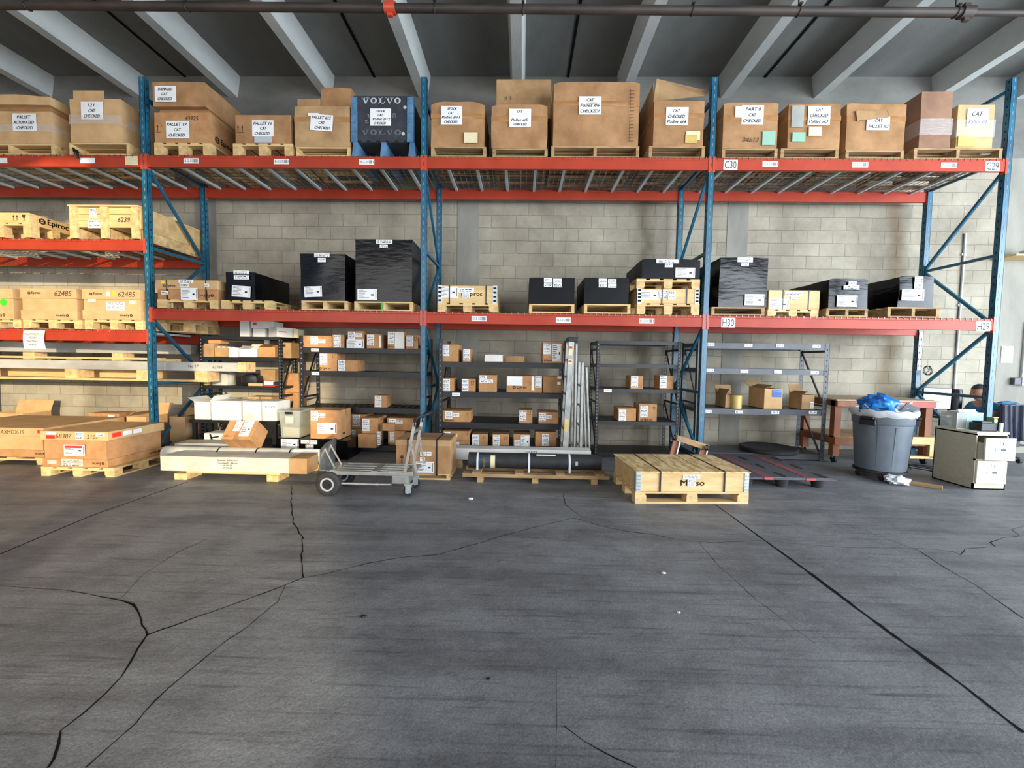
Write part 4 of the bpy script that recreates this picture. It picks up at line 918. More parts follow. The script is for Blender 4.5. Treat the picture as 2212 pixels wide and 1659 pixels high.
def zsh(u,v,Y): return at(u,v,Y)[1]
# A : behind the white boxes, left
YA=.6; 
LA=[zsh(520,727,YA),zsh(520,772,YA),zsh(520,834,YA),.45]
unit('black shelving unit crammed with small odds and ends, white boxes on top',.23,1.47,YA,.45,LA[0],LA,'black',pw=.045,lh=.045)
# B
YB=.42
LB=[zsh(780,752,YB),zsh(780,803,YB),zsh(780,881,YB),.10]
unit('black shelving unit with slatted shelves behind the metal cart',at(647,800,YB)[0],3.665,YB,.56,LB[0]+.17,LB,'black',slats=True,tags=[(680,756,''),(681,806.5,'')])
# C
YC=.2
LC=[zsh(1080,783,YC),zsh(1080,848,YC),zsh(1080,915,YC),.17]
unit('black shelving unit full of labelled cartons left of the ladders',at(947,850,YC)[0],at(1225,850,YC)[0],YC,.76,at(950,732,YC)[1],LC,'black',tags=[(985,852,'')])
# D
YDD=.4
LD=[zsh(1380,737,YDD),zsh(1380,787,YDD),zsh(1380,841,YDD),zsh(1380,911,YDD),.07]
unit('open black shelving unit with only four cartons right of the ladders',at(1287,850,YDD)[0],at(1468,850,YDD)[0],YDD,.6,LD[0],LD,'black',pw=.04,lh=.05,tags=[(1313,844,'')])
# E
YE=.42
LE=[zsh(1650,742,YE),zsh(1650,797,YE),zsh(1650,885,YE),.10]
unit('grey shelving unit with bin labels, nearly empty, under the rightmost bay',7.565,at(1790,800,YE)[0],YE,.6,LE[0]+.02,[LE[0],LE[1],LE[2]+.005,LE[3]],'grey',pw=.06,lh=.08,hole='slot',
  tags=[(1535,744,'D-1'),(1617,746,'D-2'),(1685,747,'D-3'),(1764,748,'D-4'),(1534,800,'C-1'),(1608,802,'C-2'),(1681,803,'C-3'),(1760,805,'C-4'),(1529,889,'B-1'),(1596,890,'B-2'),(1675,891,'B-3'),(1756,891,'B-4')])
SB='small labelled cartons on the black shelves'
def sb(px,Y,z,d,label,papers=(),rz=0,mat='card',**k): return goods(px,Y,z+.001,d,label,mat=mat,papers=papers,group=SB,rz=rz,**k)
def st(u,v,u2,v2,n=3): return ('stack',(u,v,u2,v2),n)
# unit B
z=LB[0]; Y=YB+.06
sb((654,725,716,752),Y,z,.3,'long low carton at the left end of the top black shelf behind the cart',[st(671,727,687,744),st(688,733,703,741,1)])
sb((718,723,742,752),Y,z,.3,'narrow carton beside the long low one on the top shelf behind the cart',[st(721,724,736,750)])
sb((751,715,785,752),Y,z,.25,'carton with a big white sheet across its lower half, top shelf behind the cart',[('ship',(749,733,786,752),0),st(752,717,767,733,2),st(768,720,782,728,1)])
sb((792,722,823,752),Y,z,.3,'carton with white film showing on its right edge, top shelf behind the cart',[st(793,723,808,746),('plain',(819,725,823,751),())])
sb((837,716,874,753),Y,z,.25,'carton holding a plastic document sleeve, printed name below, top shelf behind the cart',[st(838,717,852,742),('plain',(853,717,873,753),(),{'mat':'white2'})],logo=(850,749,4))
sb((877,724,903,753),Y,z,.3,'carton next to the blue frame with arrows, top shelf behind the cart',[st(878,725,892,748)],arr=(898,731,8))
z=LB[1]
sb((690,763,728,802),Y,z,.3,'taller carton with printed name, second shelf behind the cart',[st(691,764,707,788)],logo=(704,796,5),arr=(720,770,6))
sb((730,778,772,803),Y-.01,z,.3,'lower carton with a lit right side, second shelf behind the cart',[st(731,778,745,801)],rz=0)
z=LB[2]
sb((808,854,835,881),Y+.02,z,.22,'lone carton on the third slatted shelf behind the cart',[st(810,855,824,879)])
z=LB[3]; 
sb((756,926,792,968),YB+.1,z,.3,'dark shaded carton at the bottom left of the heap under the slatted shelf',[st(760,929,768,952)],mat='card4')
sb((759,895,792,925),YB+.1,rect((756,926,792,968),YB+.1)[3]+.004,.3,'carton half in shadow above the dark one in the heap',[st(762,896,778,920)])
t,w_,h_=sb((773,938,812,977),YB-.17,z,.34,'lower front carton of the heap, its big side lettering facing right',[('stack',(814,932,822,961),3)],rz=.0)
epiroc(t,0,0,.05,o=(w_/2+.002,.19,h_*.22),xd=(0,1,0))
sb((782,903,816,937),YB-.13,z+h_+.004,.3,'upper front carton of the heap with a bright plastic sleeve on its side',[st(783,906,798,931)])
t0,w0,h0=sb((838,931,874,965),YB+.05,z,.3,'bottom right carton of the heap with a label and printed name',[st(842,933,852,954)],logo=(850,960,4))
zq=z+h0+.004
sb((836,903,892,930),YB+.06,zq,.3,'wide carton on the top right of the heap with two labels',[st(841,905,856,916,1),st(857,908,870,916,1)])
sb((812,897,835,905),YB+.28,zq+.03,.2,'small carton at the back of the heap with a white strip',[('plain',(828,898,834,903),())])
sb((826,915,852,931),YB-.16,at(840,931,YB-.16)[1],.05,'small open flap carton tucked in the middle of the heap')
# unit C
z=LC[0]; Y=YC+.06
sb((955,744,990,781),Y,z,.35,'tall carton at the left end of the top shelf left of the ladders',[st(956,745,970,769)])
sb((1000,754,1016,780),Y,z,.35,'narrow carton second on the top shelf left of the ladders',[st(1001,755,1015,779)])
t,_,_=sb((1047,768,1086,783),Y,z,.25,'open-mouthed small carton stuffed with white plastic packs',[])
mb=MB(); mb.soft(.24,.3,.09,7,.02,.01,4,z0=.012,y0=-.02); mb.build('plastic_pack','white2',t)
sb((1092,769,1133,783),Y+.25,z,.3,'dark flat carton in the middle of the top shelf left of the ladders',mat='card4')
sb((1172,739,1216,783),Y,z,.3,'tall carton with a document pouch, right end of the top shelf',[st(1174,742,1189,765),('ship',(1193,743,1213,781),0,{'mat':'white2'})],logo=(1186,779,4))
z=LC[1]
sb((955,817,980,847),Y,z,.35,'small carton at the left end of the second shelf left of the ladders',[st(957,819,972,845)])
sb((997,818,1027,847),Y,z,.3,'second small carton with arrows on the second shelf left of the ladders',[st(998,819,1012,844)],arr=(1021,826,8))
sb((1034,810,1073,848),Y,z,.35,'square carton with two labels in the middle of the second shelf',[st(1036,811,1051,818,1),st(1036,820,1065,827,1)])
sb((1094,812,1171,849),Y-.02,z,.35,'wide carton with big Epiroc print and three sheets on the second shelf',[('plain',(1096,813,1129,833),()),('plain',(1148,813,1154,843),()),st(1156,813,1170,837)],logo=(1125,837,6))
sb((1173,813,1214,848),Y,z,.35,'taped reddish carton at the right end of the second shelf',[('plain',(1204,813,1213,818),()),('plain',(1204,825,1211,831),())],mat='card2')
z=LC[2]
sb((956,887,1016,914),Y,z,.35,'wide low carton at the left end of the third shelf left of the ladders',[st(962,889,977,904,2),st(978,893,992,900,1)],logo=(972,908,4),arr=(1010,893,5))
sb((1121,886,1150,914),Y,z,.3,'small carton with arrows standing alone on the third shelf',[st(1122,887,1137,909)],arr=(1143,891,8))
sb((1163,890,1207,915),Y,z,.3,'wider carton at the right end of the third shelf with three stickers',[st(1164,893,1179,910,2),st(1180,897,1193,905,1)])
z=LC[3]
t,w_,h_=sb((956,953,1014,975),Y,z,.35,'carton under the stack at the left end of the bottom shelf',[st(975,955,992,962,1)],arr=(1008,958,5))
sb((956,931,1014,952),Y,z+h_+.004,.35,'carton on top of the stack at the left end of the bottom shelf',[st(959,933,973,943,1),st(974,937,988,944,1)],arr=(1008,937,5))
sb((1019,938,1053,972),Y,z,.35,'first of three small cartons on the bottom shelf left of the ladders',[st(1020,939,1035,965)],arr=(1046,944,6))
sb((1063,938,1099,972),Y,z,.35,'second of three small cartons on the bottom shelf left of the ladders',[st(1065,940,1079,966)],arr=(1092,946,6))
sb((1109,938,1145,972),Y,z,.35,'third of three small cartons, with a document pouch, bottom shelf left of the ladders',[st(1111,951,1124,966,2),('ship',(1125,940,1144,966),0)])
sb((1156,933,1202,973),Y,z,.35,'larger carton at the right end of the bottom shelf left of the ladders',[st(1171,937,1186,963)])
# unit D
z=LD[2]; Y=YDD+.045
sb((1362,812,1389,840),Y,z,.3,'carton in the middle of the open unit, on its third shelf',[st(1363,813,1378,837)])
sb((1426,812,1455,840),Y,z,.3,'carton at the right end of the third shelf of the open unit',[st(1425,811,1440,838)])
z=LD[3]
sb((1335,882,1374,911),Y,z,.3,'lower carton of the pair on the fourth shelf of the open unit',[st(1337,885,1352,910)])
sb((1380,873,1419,912),Y,z,.3,'taller carton of the pair with printed name on the fourth shelf',[st(1383,876,1399,900)],logo=(1398,907,5),arr=(1413,881,6))
# unit E
def openbox(px,Y,z,d,label,mat='card4',papers=(),flaps=(1,1,1),group=None,rz=0,name='open_cardboard_box'):
    x0,x1,zb,zt=rect(px,Y); w_=x1-x0; h_=zt-z
    t=thing(name,label,'box',((x0+x1)/2,Y,z),rz,group); th=.006
    mb=MB(); mb.box(-w_/2,w_/2,0,th,0,h_); mb.box(-w_/2,w_/2,d-th,d,0,h_); mb.box(-w_/2,-w_/2+th,th,d-th,0,h_); mb.box(w_/2-th,w_/2,th,d-th,0,h_); mb.box(-w_/2,w_/2,0,d,0,th)
    mb.build('box_body',mat,t)
    fl_=d*.45
    if flaps[0]:
        mb=MB(); a=flaps[0]; mb.bar((0,d-th/2,h_),(0,d-th/2+fl_*math.cos(a),h_+fl_*math.sin(a)),w_,th); mb.build('flap',mat,t)
    if flaps[1]:
        mb=MB(); a=flaps[1]; mb.bar((-w_/2+th/2,d/2,h_),(-w_/2+fl_*.6*math.cos(a),d/2,h_+fl_*.6*math.sin(a)),d,th,upv=(0,1,0)) if False else mb.add([(-w_/2,0,h_),(-w_/2,d,h_),(-w_/2+fl_*.7*math.cos(a),d,h_+fl_*.7*math.sin(a)),(-w_/2+fl_*.7*math.cos(a),0,h_+fl_*.7*math.sin(a)),(-w_/2+.006,0,h_),(-w_/2+.006,d,h_),(-w_/2+.006+fl_*.7*math.cos(a),d,h_+fl_*.7*math.sin(a)),(-w_/2+.006+fl_*.7*math.cos(a),0,h_+fl_*.7*math.sin(a))],[(0,1,2,3),(7,6,5,4),(3,2,6,7),(0,3,7,4),(1,5,6,2)]); mb.build('flap',mat,t)
    if flaps[2]:
        a=flaps[2]; q=fl_*.7; mb=MB(); X=w_/2; mb.add([(X,0,h_),(X,d,h_),(X+q*math.cos(a),d,h_+q*math.sin(a)),(X+q*math.cos(a),0,h_+q*math.sin(a)),(X-.006,0,h_),(X-.006,d,h_),(X-.006+q*math.cos(a),d,h_+q*math.sin(a)),(X-.006+q*math.cos(a),0,h_+q*math.sin(a))],[(3,2,1,0),(4,5,6,7),(7,6,2,3),(4,7,3,0),(2,6,5,1)]); mb.build('flap',mat,t)
    for p in papers:
        a0,a1,b0,b1=rect(p[1],Y); xm=(x0+x1)/2; paper(t,0,0,(a0-xm,a1-xm,b0-z,b1-z),p[0],p[2] if len(p)>2 else (),**(p[3] if len(p)>3 else {}))
    return t,w_,h_
z=LE[2]+.006
openbox((1567,854,1603,883),YE+.1,z,.32,'small open carton on the grey shelf, behind the yellowed tube',flaps=(1.2,1.0,0))
a,b=at(1594,884,YE+.02); r_=(at(1604,870,YE)[0]-at(1583,870,YE)[0])/2
t=thing('cardboard_tube','yellowed upright tube wrapped in film at the front of the grey shelf','tube',(a,YE+.075,z)); h_=at(1594,854,YE+.03)[1]-z
mb=MB(); mb.lathe([(0,0),(r_,0),(r_*1.0,.01),(r_*.93,h_*.3),(r_*.97,h_*.8),(r_,h_-.01),(r_*.85,h_),(0,h_)],24); mb.build('tube_body','yel2',t)
t,_,_=openbox((1651,840,1690,884),YE+.03,z,.42,'bigger open carton with a blue and white label on the grey shelf',mat='card3',flaps=(.5,.4,0),papers=[('plain',(1668,842,1688,858),())])
a0,a1,b0,b1=rect((1670,843,1688,848),YE+.03); mb=MB(); mb.box(a0-t.location.x,a1-t.location.x,-.006,-.0045,b0-z,b1-z); mb.box(a0-t.location.x,a1-t.location.x,-.006,-.0045,b0-z-.05,b0-z-.04); mb.build('blue_label_band','bluebag',t); t.children[-1].data.materials[0]=pbr('label_blue',lin(40,90,170),None,rough=.5)
openbox((1732,853,1759,886),YE+.02,z,.3,'small pale carton with one raised flap, right end of the grey shelf',mat='card4',flaps=(1.4,.5,0),papers=[('stack',(1749,869,1757,882),2)])
# unit A goods
MS='odds and ends on the crammed black shelving'
def ga(px,Y,z,d,label,mat,**k): return goods(px,Y,z+.001,d,label,mat=mat,tape=k.pop('tape',False),group=MS,**k)
z=LA[0]; Y=YA+.05
ga((518,693,538,727),Y,z,.3,'upright white box at the left of the white boxes on top','white2')
t,_,h_=ga((546,710,572,727),Y,z,.3,'lower white box under the red-marked white one','white2')
t,_,_=ga((541,694,590,710),Y,z+h_+.003,.28,'white box with a small red mark lying on the other white one','white2')
mb=MB(); mb.box(-.13,-.08,-.002,-.0005,.05,.09); mb.build('red_mark','red',t)
t,w_,_=ga((574,707,604,727),Y-.04,z,.3,'long white box overhanging the front edge at the top right','white2',rz=-.5)
mb=MB(); mb.box(w_/2-.001,w_/2+.0015,.03,.15,.07,.085); mb.build('red_mark','red',t)
ga((634,711,643,727),Y+.1,z,.2,'tiny cream box at the far right of the shelf top','cream')
z=LA[1]
t,_,h_=ga((431,742,462,772),Y,z,.3,'brown carton at the left end of the second crammed shelf','card4')
ga((450,734,476,742),Y+.02,z+h_+.003,.2,'flat orange-brown carton on the brown one at the left end','card')
t=openbox((464,751,494,772),Y,z+.001,.25,'open tray of grey rolls beside the bright white box',mat='card4',flaps=(0,0,0),group=MS)[0]
for k in range(6):
    mb=MB(); xx=-.075+(k%3)*.075; mb.cyl((xx,.05+.1*(k//3),.01),(xx,.05+.1*(k//3),.16),.032,n=12); mb.build('roll','dirtywhite',t)
ga((495,751,514,772),Y,z,.25,'bright white box in the middle of the second crammed shelf','white')
openbox((517,754,555,772),Y,z+.001,.25,'white open-topped box with a peaked flap',mat='white2',flaps=(.9,.7,0),group=MS)
openbox((558,750,594,772),Y,z+.001,.28,'brown open box with one torn flap beside the peaked white one',mat='card',flaps=(.5,.6,0),group=MS)
a,b=at(562,740,Y+.15); t=thing('paper_cup','small white cup standing on the back of the brown open box','cup',(a,Y+.33,z+.001)); tag(t,group=MS)
mb=MB(); mb.lathe([(0,0),(.03,0),(.045,.3),(.042,.3),(.03,.01)],16); mb.build('cup_body','white',t)
ga((605,740,629,772),Y+.1,z,.3,'dark brown carton right of the front post, second crammed shelf','card4')
z=LA[2]
ga((433,820,448,832),Y-.0,z,.2,'small yellow tin at the left end of the third crammed shelf','yel2')
a,b=at(473,832,Y); t=thing('stuffed_bag','pinkish-grey stuffed bag on the third crammed shelf','bag',(a,Y+.02,z+.001)); tag(t,group=MS)
mb=MB(); mb.soft(.22,.2,.19,9,.03,.03,9,round_=.4); mb.build('bag_body','dirtywhite',t)
a,b=at(540,828,Y+.1); t=thing('stuffed_bag','dark crumpled bag behind the stuffed one on the third shelf','bag',(a,Y+.06,z+.001)); tag(t,group=MS)
mb=MB(); mb.soft(.26,.2,.17,9,.04,.03,5,round_=.5); mb.build('bag_body','dark',t)
ga((536,828,566,835),Y-.0,z,.12,'flat tan box on the third crammed shelf','card3')
t,w_,h_=ga((570,823,593,835),Y-.0,z,.12,'small white box with red and blue edges on the third shelf','white')
mb=MB(); mb.box(-w_/2-.001,w_/2+.001,-.002,.121,0,h_*.25); mb.box(-w_*.3,w_*.3,-.002,.121,h_*.88,h_+.002); mb.build('red_band','red',t)
mb=MB(); mb.box(w_/2-.02,w_/2+.0015,-.0025,.122,.02,h_*.9); mb.build('blue_band','slate',t)
ga((562,798,594,822),Y+.22,z,.18,'greyish-brown box at the back of the third crammed shelf','card4')
# brown low cartons in a row, white boxes on the low black table
t=thing('work_table','low black table holding the row of white boxes','table',((at(414,907,.2)[0]+at(600,908,.2)[0])/2,.16,0)); w_=(at(600,908,.2)[0]-at(414,907,.2)[0])/2; zt=at(510,909,.16)[1]
mb=MB(); mb.box(-w_,w_,0,.4,zt-.04,zt); mb.build('table_top','black',t)
for xx in (-w_+.02,w_-.07):
    for yy in (.02,.33):
        mb=MB(); mb.box(xx,xx+.05,yy,yy+.05,0,zt-.04); mb.build('leg','black',t)
WG='white boxes in a row on the low black table'
zt+=.001
openbox((420,868,454,907),.18,zt,.36,'white box lying open at the left end of the row, dark inside showing',mat='white2',flaps=(0,2.6,.9),group=WG)
t=ga((456,866,520,907),.18,zt,.35,'widest white box of the row with a diagonal crease','white2')[0]; t['group']=WG
t=ga((524,867,564,907),.18,zt,.35,'white box with a paper on its front, second from the right in the row','white2',papers=[('plain',(531,893,547,906),(),{'mat':'cream'})])[0]; t['group']=WG
t=ga((566,867,598,907),.18,zt,.35,'white box with faint writing at the right end of the row','white2')[0]; t['group']=WG
mb=MB(); mb.text('TRC-LATS',(0,-.002,.2),(1,0,0),(0,0,1),.03,fitw=.17); mb.build('marker_writing','pen',t)
for k,(u0,u1,lb) in enumerate(((534,560,'left'),(562,586,'right'))):
    ga((u0,856,u1,870),.66,.45+.001,.25,'%s one of two brown cartons peeping over the white row'%lb,'card4',h=at(560,857,.68)[1]-.45)
# tall tan cartons stacked between the units
t,w_,h_=goods((604,848,645,887),.95,at(625,887,.95)[1],.25,'lower tall tan carton wedged between the two black shelving units',mat='card',tape=True)
pz_=t.location.z
g=thing('cardboard_box','shadowed carton at floor level carrying the tall tan stack between the units','box',(t.location.x,.95,0)); mb=MB(); mb.box(-w_/2+.01,w_/2-.01,0,.25,0,pz_-.002); mb.build('box_body','card4',g)
goods((603,806,645,847),.95,pz_+h_+.003,.25,'upper tall tan carton with faint handwriting between the units',mat='card',tape=True)
# clear tote
x0,x1,zb,zt=rect((603,889,648,943),.0); zb=.272; a=(x0+x1)/2
t=thing('plastic_tote','clear plastic tote with a dark-handled lid and yellow contents','tote',(a,-.0,zb)); w_=(x1-x0)/2; h_=zt-zb
mb=MB(); V=[(-w_*.85,.02,0),(w_*.85,.02,0),(w_*.85,.36,0),(-w_*.85,.36,0),(-w_,0,h_),(w_,0,h_),(w_,.38,h_),(-w_,.38,h_)]
mb.add(V,[(3,2,1,0),(0,1,5,4),(1,2,6,5),(2,3,7,6),(3,0,4,7)]); mb.build('tote_body','tote',t)
mb=MB(); mb.box(-w_-.015,w_+.015,-.015,.395,h_-.012,h_+.015); mb.build('lid','tote',t,bevel=.004)
mb=MB(); mb.box(-.05,.05,-.03,.0,h_-.035,h_-.002); mb.build('handle','dark',t,bevel=.004)
mb=MB(); mb.soft(w_*1.55,.3,h_*.35,7,.012,.0,3,z0=.01,y0=.04); mb.build('contents','cream',t)
mb=MB(); mb.box(-.05,.06,-.012,-.008,h_*.55,h_*.82); mb.build('sticker','dirtywhite',t)
# ================================================================== FLOOR ITEMS, LEFT
FP='wooden pallets on the floor'
pallet('pallet on the floor under the stickered two-tone carton at left front',-.31,.53,-1.10,.78,0,.105,'euroY',group=FP)
t=thing('cardboard_box','big lidded carton with red and white stickers, standing at the front left on its pallet','box',(.085,-1.10,.108)); w_=.75;h_=.40
mb=MB(); mb.box(-w_/2+.02,w_/2-.02,.01,.73,0,h_-.01); mb.build('box_body','card',t)
mb=MB(); mb.box(-w_/2-.012,w_/2+.012,-.006,.75,h_-.1,h_+.003); mb.build('lid','card3',t,bevel=.006)
mb=MB(); mb.box(-w_/2,w_/2,0,.74,0,.085); mb.build('base_tray','card',t,bevel=.004)
X0=t.location.x
def pf(pp,kind='plain',lines=(),mat='white',Y=-1.115,yl=-.010,**k):
    a0,a1,b0,b1=rect(pp,Y); paper(t,0,0,(a0-t.location.x,a1-t.location.x,b0-t.location.z,b1-t.location.z),kind,lines,y=yl,mat=mat,**k)
pf((98,933,119,939)); pf((98,940,117,948),mat='red'); pf((162,934,179,950),'stack',2); pf((206,936,225,943),'stack',1); pf((137,961,182,985),'ship'); pf((130,992,177,1008),'stack',2,mat='dirtywhite',yl=-.004); pf((100,994,120,1003),mat='dirtywhite',yl=-.004)
a0,a1,b0,b1=rect((139,963,177,968),-1.115); mb=MB(); mb.box(a0-X0,a1-X0,-.0135,-.0115,b0-t.location.z,b1-t.location.z); mb.build('red_band','red',t)
a0,a1,b0,b1=rect((127,933,160,950),-1.115); mb=MB(); mb.text('68387',(-.11,-.0075,h_-.05),(1,0,0),(0,0,1),.05,0,.2); mb.text('2107',(.22,-.0075,h_-.055),(1,0,0),(0,0,1),.045,0,.2); mb.build('marker_number','print',t)
epiroc(t,w_/2-.12,.045,.028,y=-.0015,flip=True); epiroc(t,0,0,.03,o=(w_/2+.001,.6,.045),xd=(0,-1,0),zd=(0,0,-1))
for y0,y1,mt in ((.05,.16,'red'),(.18,.29,'white'),(.31,.42,'white')):
    mb=MB(); mb.box(w_/2+.0125,w_/2+.0137,y0,y1,h_-.07,h_-.02); mb.build('sticker',mt,t)
x0f=-2.35
pallet('pallet on the floor under the biggest lidded carton at the left edge',x0f,-.79,-.64,.9,0,.09,'euroY',group=FP)
t=thing('cardboard_box','biggest lidded carton on the floor, cut by the left edge of the photo','box',((x0f-.8)/2,-.64,.093)); w_=-.8-x0f; h_=.36
mb=MB(); mb.box(-w_/2+.02,w_/2-.02,.01,1.05,0,h_-.01); mb.build('box_body','card3',t)
mb=MB(); mb.box(-w_/2-.01,w_/2+.01,-.008,1.07,h_-.1,h_+.003); mb.build('lid','card3',t,bevel=.006)
mb=MB(); mb.box(-w_/2,w_/2,0,1.06,0,.09); mb.build('base_tray','card',t,bevel=.004)
mb=MB(); mb.text('AXMOX-19',(w_/2-.38,-.0085,h_-.05),(1,0,0),(0,0,1),.05,0,.2,fitw=.3); mb.build('marker_number','print',t)
mb=MB(); mb.text('DIV UBA',(w_/2+.0105,.62,h_-.05),(0,1,0),(0,0,1),.06,0,.2,fitw=.5); mb.build('marker_writing','print',t)
mb=MB(); mb.box(w_/2-.06,w_/2-.01,-.0105,-.009,h_-.06,h_-.02); mb.build('sticker','red',t)
epiroc(t,w_/2-.06,.045,.026,flip=True)
goods((190,893,257,925),.62,0,.3,'low carton with a yellow sticker behind the two big lidded cartons',h=at(220,893,.62)[1],papers=[('plain',(236,904,248,911),(),{'mat':'yellow'}),('plain',(234,896,248,901),())])
openbox((-30,893,50,930),.72,0,.4,'open carton with a raised flap at the left edge behind the biggest one',mat='card3',flaps=(1.25,0,0))
openbox((274,900,316,960),.30,0,.40,'open carton with raised flaps just left of the left blue frame at floor level',mat='card3',flaps=(1.0,.5,0))
openbox((367,900,400,960),.30,0,.26,'open carton with a wide flap just right of the left blue frame at floor level',mat='card3',flaps=(1.0,0,.35))
# long dirty-white crate with timber feet
Y0=-1.13
t=thing('long_crate','long dirty-white wrapped crate with a taped right end, in front of the grey-white tube','crate',(1.90,Y0,.096))
L=(at(652,1005,Y0)[0]-at(336,1000,Y0)[0])/2
mb=MB(); mb.soft(2*L,.24,.165,24,.006,.004,2); mb.build('wrapped_load','dirtywhite',t,sharp=40)
mb=MB(); mb.soft(.2,.255,.172,8,.008,.006,2,x0=L-.19,y0=-.008,z0=-.003); mb.build('taped_end','card4',t)
mb=MB()
for k,(s_,fx) in enumerate((('Special  6X47x57',.24),('Gaswell  46cm',.22),('4.15.20',.1),('8.30.40',.1))): mb.text(s_,(-.05,-.013,.13-k*.027),(1,0,0),(0,0,1),.017,0,.2,fitw=fx)
mb.build('handwriting','pen',t)
g=thing('timber_bearer','flat timber bearer with two end blocks under the long dirty-white crate','timber',(1.86,Y0,0))
mb=MB(); mb.box(-.5,.55,.02,.2,.07,.094); mb.build('bearer_board','pine',g)
for u0,u1 in ((378,405),(577,602)):
    xa=at(u0,1035,Y0)[0]-1.86; xb=at(u1,1035,Y0)[0]-1.86; mb=MB(); mb.box(xa,xb,-.01,.22,0,.07); mb.build('end_block','pineY',g,bevel=.003)
# tube with black straps
YT2=-.58
t=thing('wrapped_tube','long grey-white tube bound with black straps, behind the dirty-white crate','tube',(1.68,YT2,.165))
mb=MB(); mb.cyl((-1.0,0,0),(1.03,0,0),.088,n=28); mb.build('tube_body','greypipe',t)
for u in (478,560,632):
    xx=at(u,978,YT2)[0]-1.68; mb=MB(); mb.cyl((xx-.008,0,0),(xx+.008,0,0),.0905,n=28); mb.build('strap','blacktape',t)
mb=MB(); V=[]
for k in range(7):
    a=math.radians(95+k*12); V+=[( .62,.0895*math.cos(a),.0895*math.sin(a)),(.98,.0895*math.cos(a),.0895*math.sin(a))]
mb.add([(x,-abs(y),z) for x,y,z in V],[(2*k,2*k+1,2*k+3,2*k+2) for k in range(6)]); mb.build('paper_label','white',t)
g=thing('timber_bearer','timber bearer under the grey-white tube, end sticking out by the cart plate','timber',(1.68,YT2,0)); mb=MB(); mb.box(-.95,1.0,-.06,.06,0,.077); mb.build('bearer_board','pine',g)
t=thing('wrapped_flat_pack','grey flat pack lying behind the tube at its left end','pack',(.95,-.32,0)); mb=MB(); mb.soft(.75,.26,.24,9,.008,.004,6); mb.build('pack_body','greylong',t)
# tipped carton
px,pz_=at(509,949,-.73)
t=thing('tipped_cardboard_box','carton tipped on its lower back edge on the grey-white tube, label facing up','box',(px,-.735,pz_+.003),rot=(math.radians(-39.5),0,0))
w_=.355; mb=MB(); mb.box(-w_/2,w_/2,0,.262,0,.262); mb.build('box_body','card',t,bevel=.004)
mb=MB(); mb.box(-.03,.03,-.0012,.2,-.0008,.1); mb.box(-.02,.02,-.001,.263,-.001,.001); mb.build('packing_tape','tape',t)
paper(t,0,0,(-.08,.0,.11,.25),'stack',4); paper(t,0,0,(.02,.14,.04,.25),'ship',()); epiroc(t,-.1,.04,.018)
# box on black wrapped load
x0=at(597,960,-.05)[0]; x1=at(752,960,-.05)[0]
t=thing('wrapped_pallet_load','low black-wrapped load on the floor with a purple-edged sheet, carrying a labelled carton','pallet load',((x0+x1)/2,-.06,0))
mb=MB(); mb.soft(x1-x0,.44,.262,12,.004,.002,2); mb.build('wrapped_load','wrap',t)
for pp,k,nl in (((608,948,646,970),'ship',0),((651,950,668,958),'stack',1),((669,951,686,959),'stack',1),((661,960,678,968),'stack',1)):
    a0,a1,b0,b1=rect(pp,-.06); paper(t,0,0,(a0-t.location.x,a1-t.location.x,b0,b1),k,nl,y=-.012)
t,w_,h_=goods((670,886,735,950),-.02,.270,.36,'big labelled carton standing on the low black load left of the cart',mat='card',papers=[('ship',(686,914,727,937),0),st(672,888,687,908),st(688,893,703,902,1)])
mb=MB(); mb.box(w_/2+.0005,w_/2+.0015,.08,.16,.05,.08); mb.build('handling_mark','print',t)
t=goods((441,936,480,968),.02,0,.25,'white carton with bold black strokes like an F under the low black table',h=at(460,936,.02)[1],mat='white2',tape=False)[0]
xx=0; b=at(460,952,.02)[1]
mb=MB(); mb.bar((-.04,-.002,b+.09),(.02,-.002,b-.1),.002,.025); mb.bar((-.03,-.002,b+.04),(.08,-.002,b+.06),.002,.02); mb.bar((-.01,-.002,b-.02),(.09,-.002,b-.0),.002,.02); mb.build('printed_stroke','ink',t)
# ------------------------------------------------------------------ platform cart
YF1,YB1=-1.55,-1.2
cx0=at(712,1050,YF1)[0]
t=thing('platform_cart','aluminium convertible hand truck laid flat as a platform cart, fat black wheels at its left','cart',(cx0,YF1,0))
def lo(u,v,Y,dy=0): a,b=at(u,v,Y); return Vector((a-cx0,Y-YF1+dy,b))
xe=lo(893,1035,YF1).x; zr=lo(800,1018,YF1).z
for yy in (0,.33):
    mb=MB(); mb.box(-.02,xe,yy-.018,yy+.018,zr-.038,zr); mb.build('side_rail','alu',t,bevel=.003)
for k in range(3):
    yy=.08+.085*k; mb=MB(); mb.cyl((.02,yy,zr-.015),(xe-.1,yy,zr-.015),.014,n=10); mb.build('deck_tube','alu',t)
for xx in (.0,.42,xe-.06):
    mb=MB(); mb.box(xx,xx+.06,0,.33,zr-.02,zr+.004); mb.build('cross_member','alu',t)
for yy in (.0,.33):
    mb=MB(); mb.cyl((.1,yy,zr-.13),(xe-.22,yy,zr-.13),.014,n=10); mb.cyl((xe*.55,yy,zr-.13),(xe*.55+.03,yy,zr-.13),.02,n=10); mb.build('lower_tube','alu',t)
mb=MB(); mb.box(xe-.22,xe-.05,-.0,.33,zr-.125,zr-.038); mb.build('caster_housing','alu',t,bevel=.008)
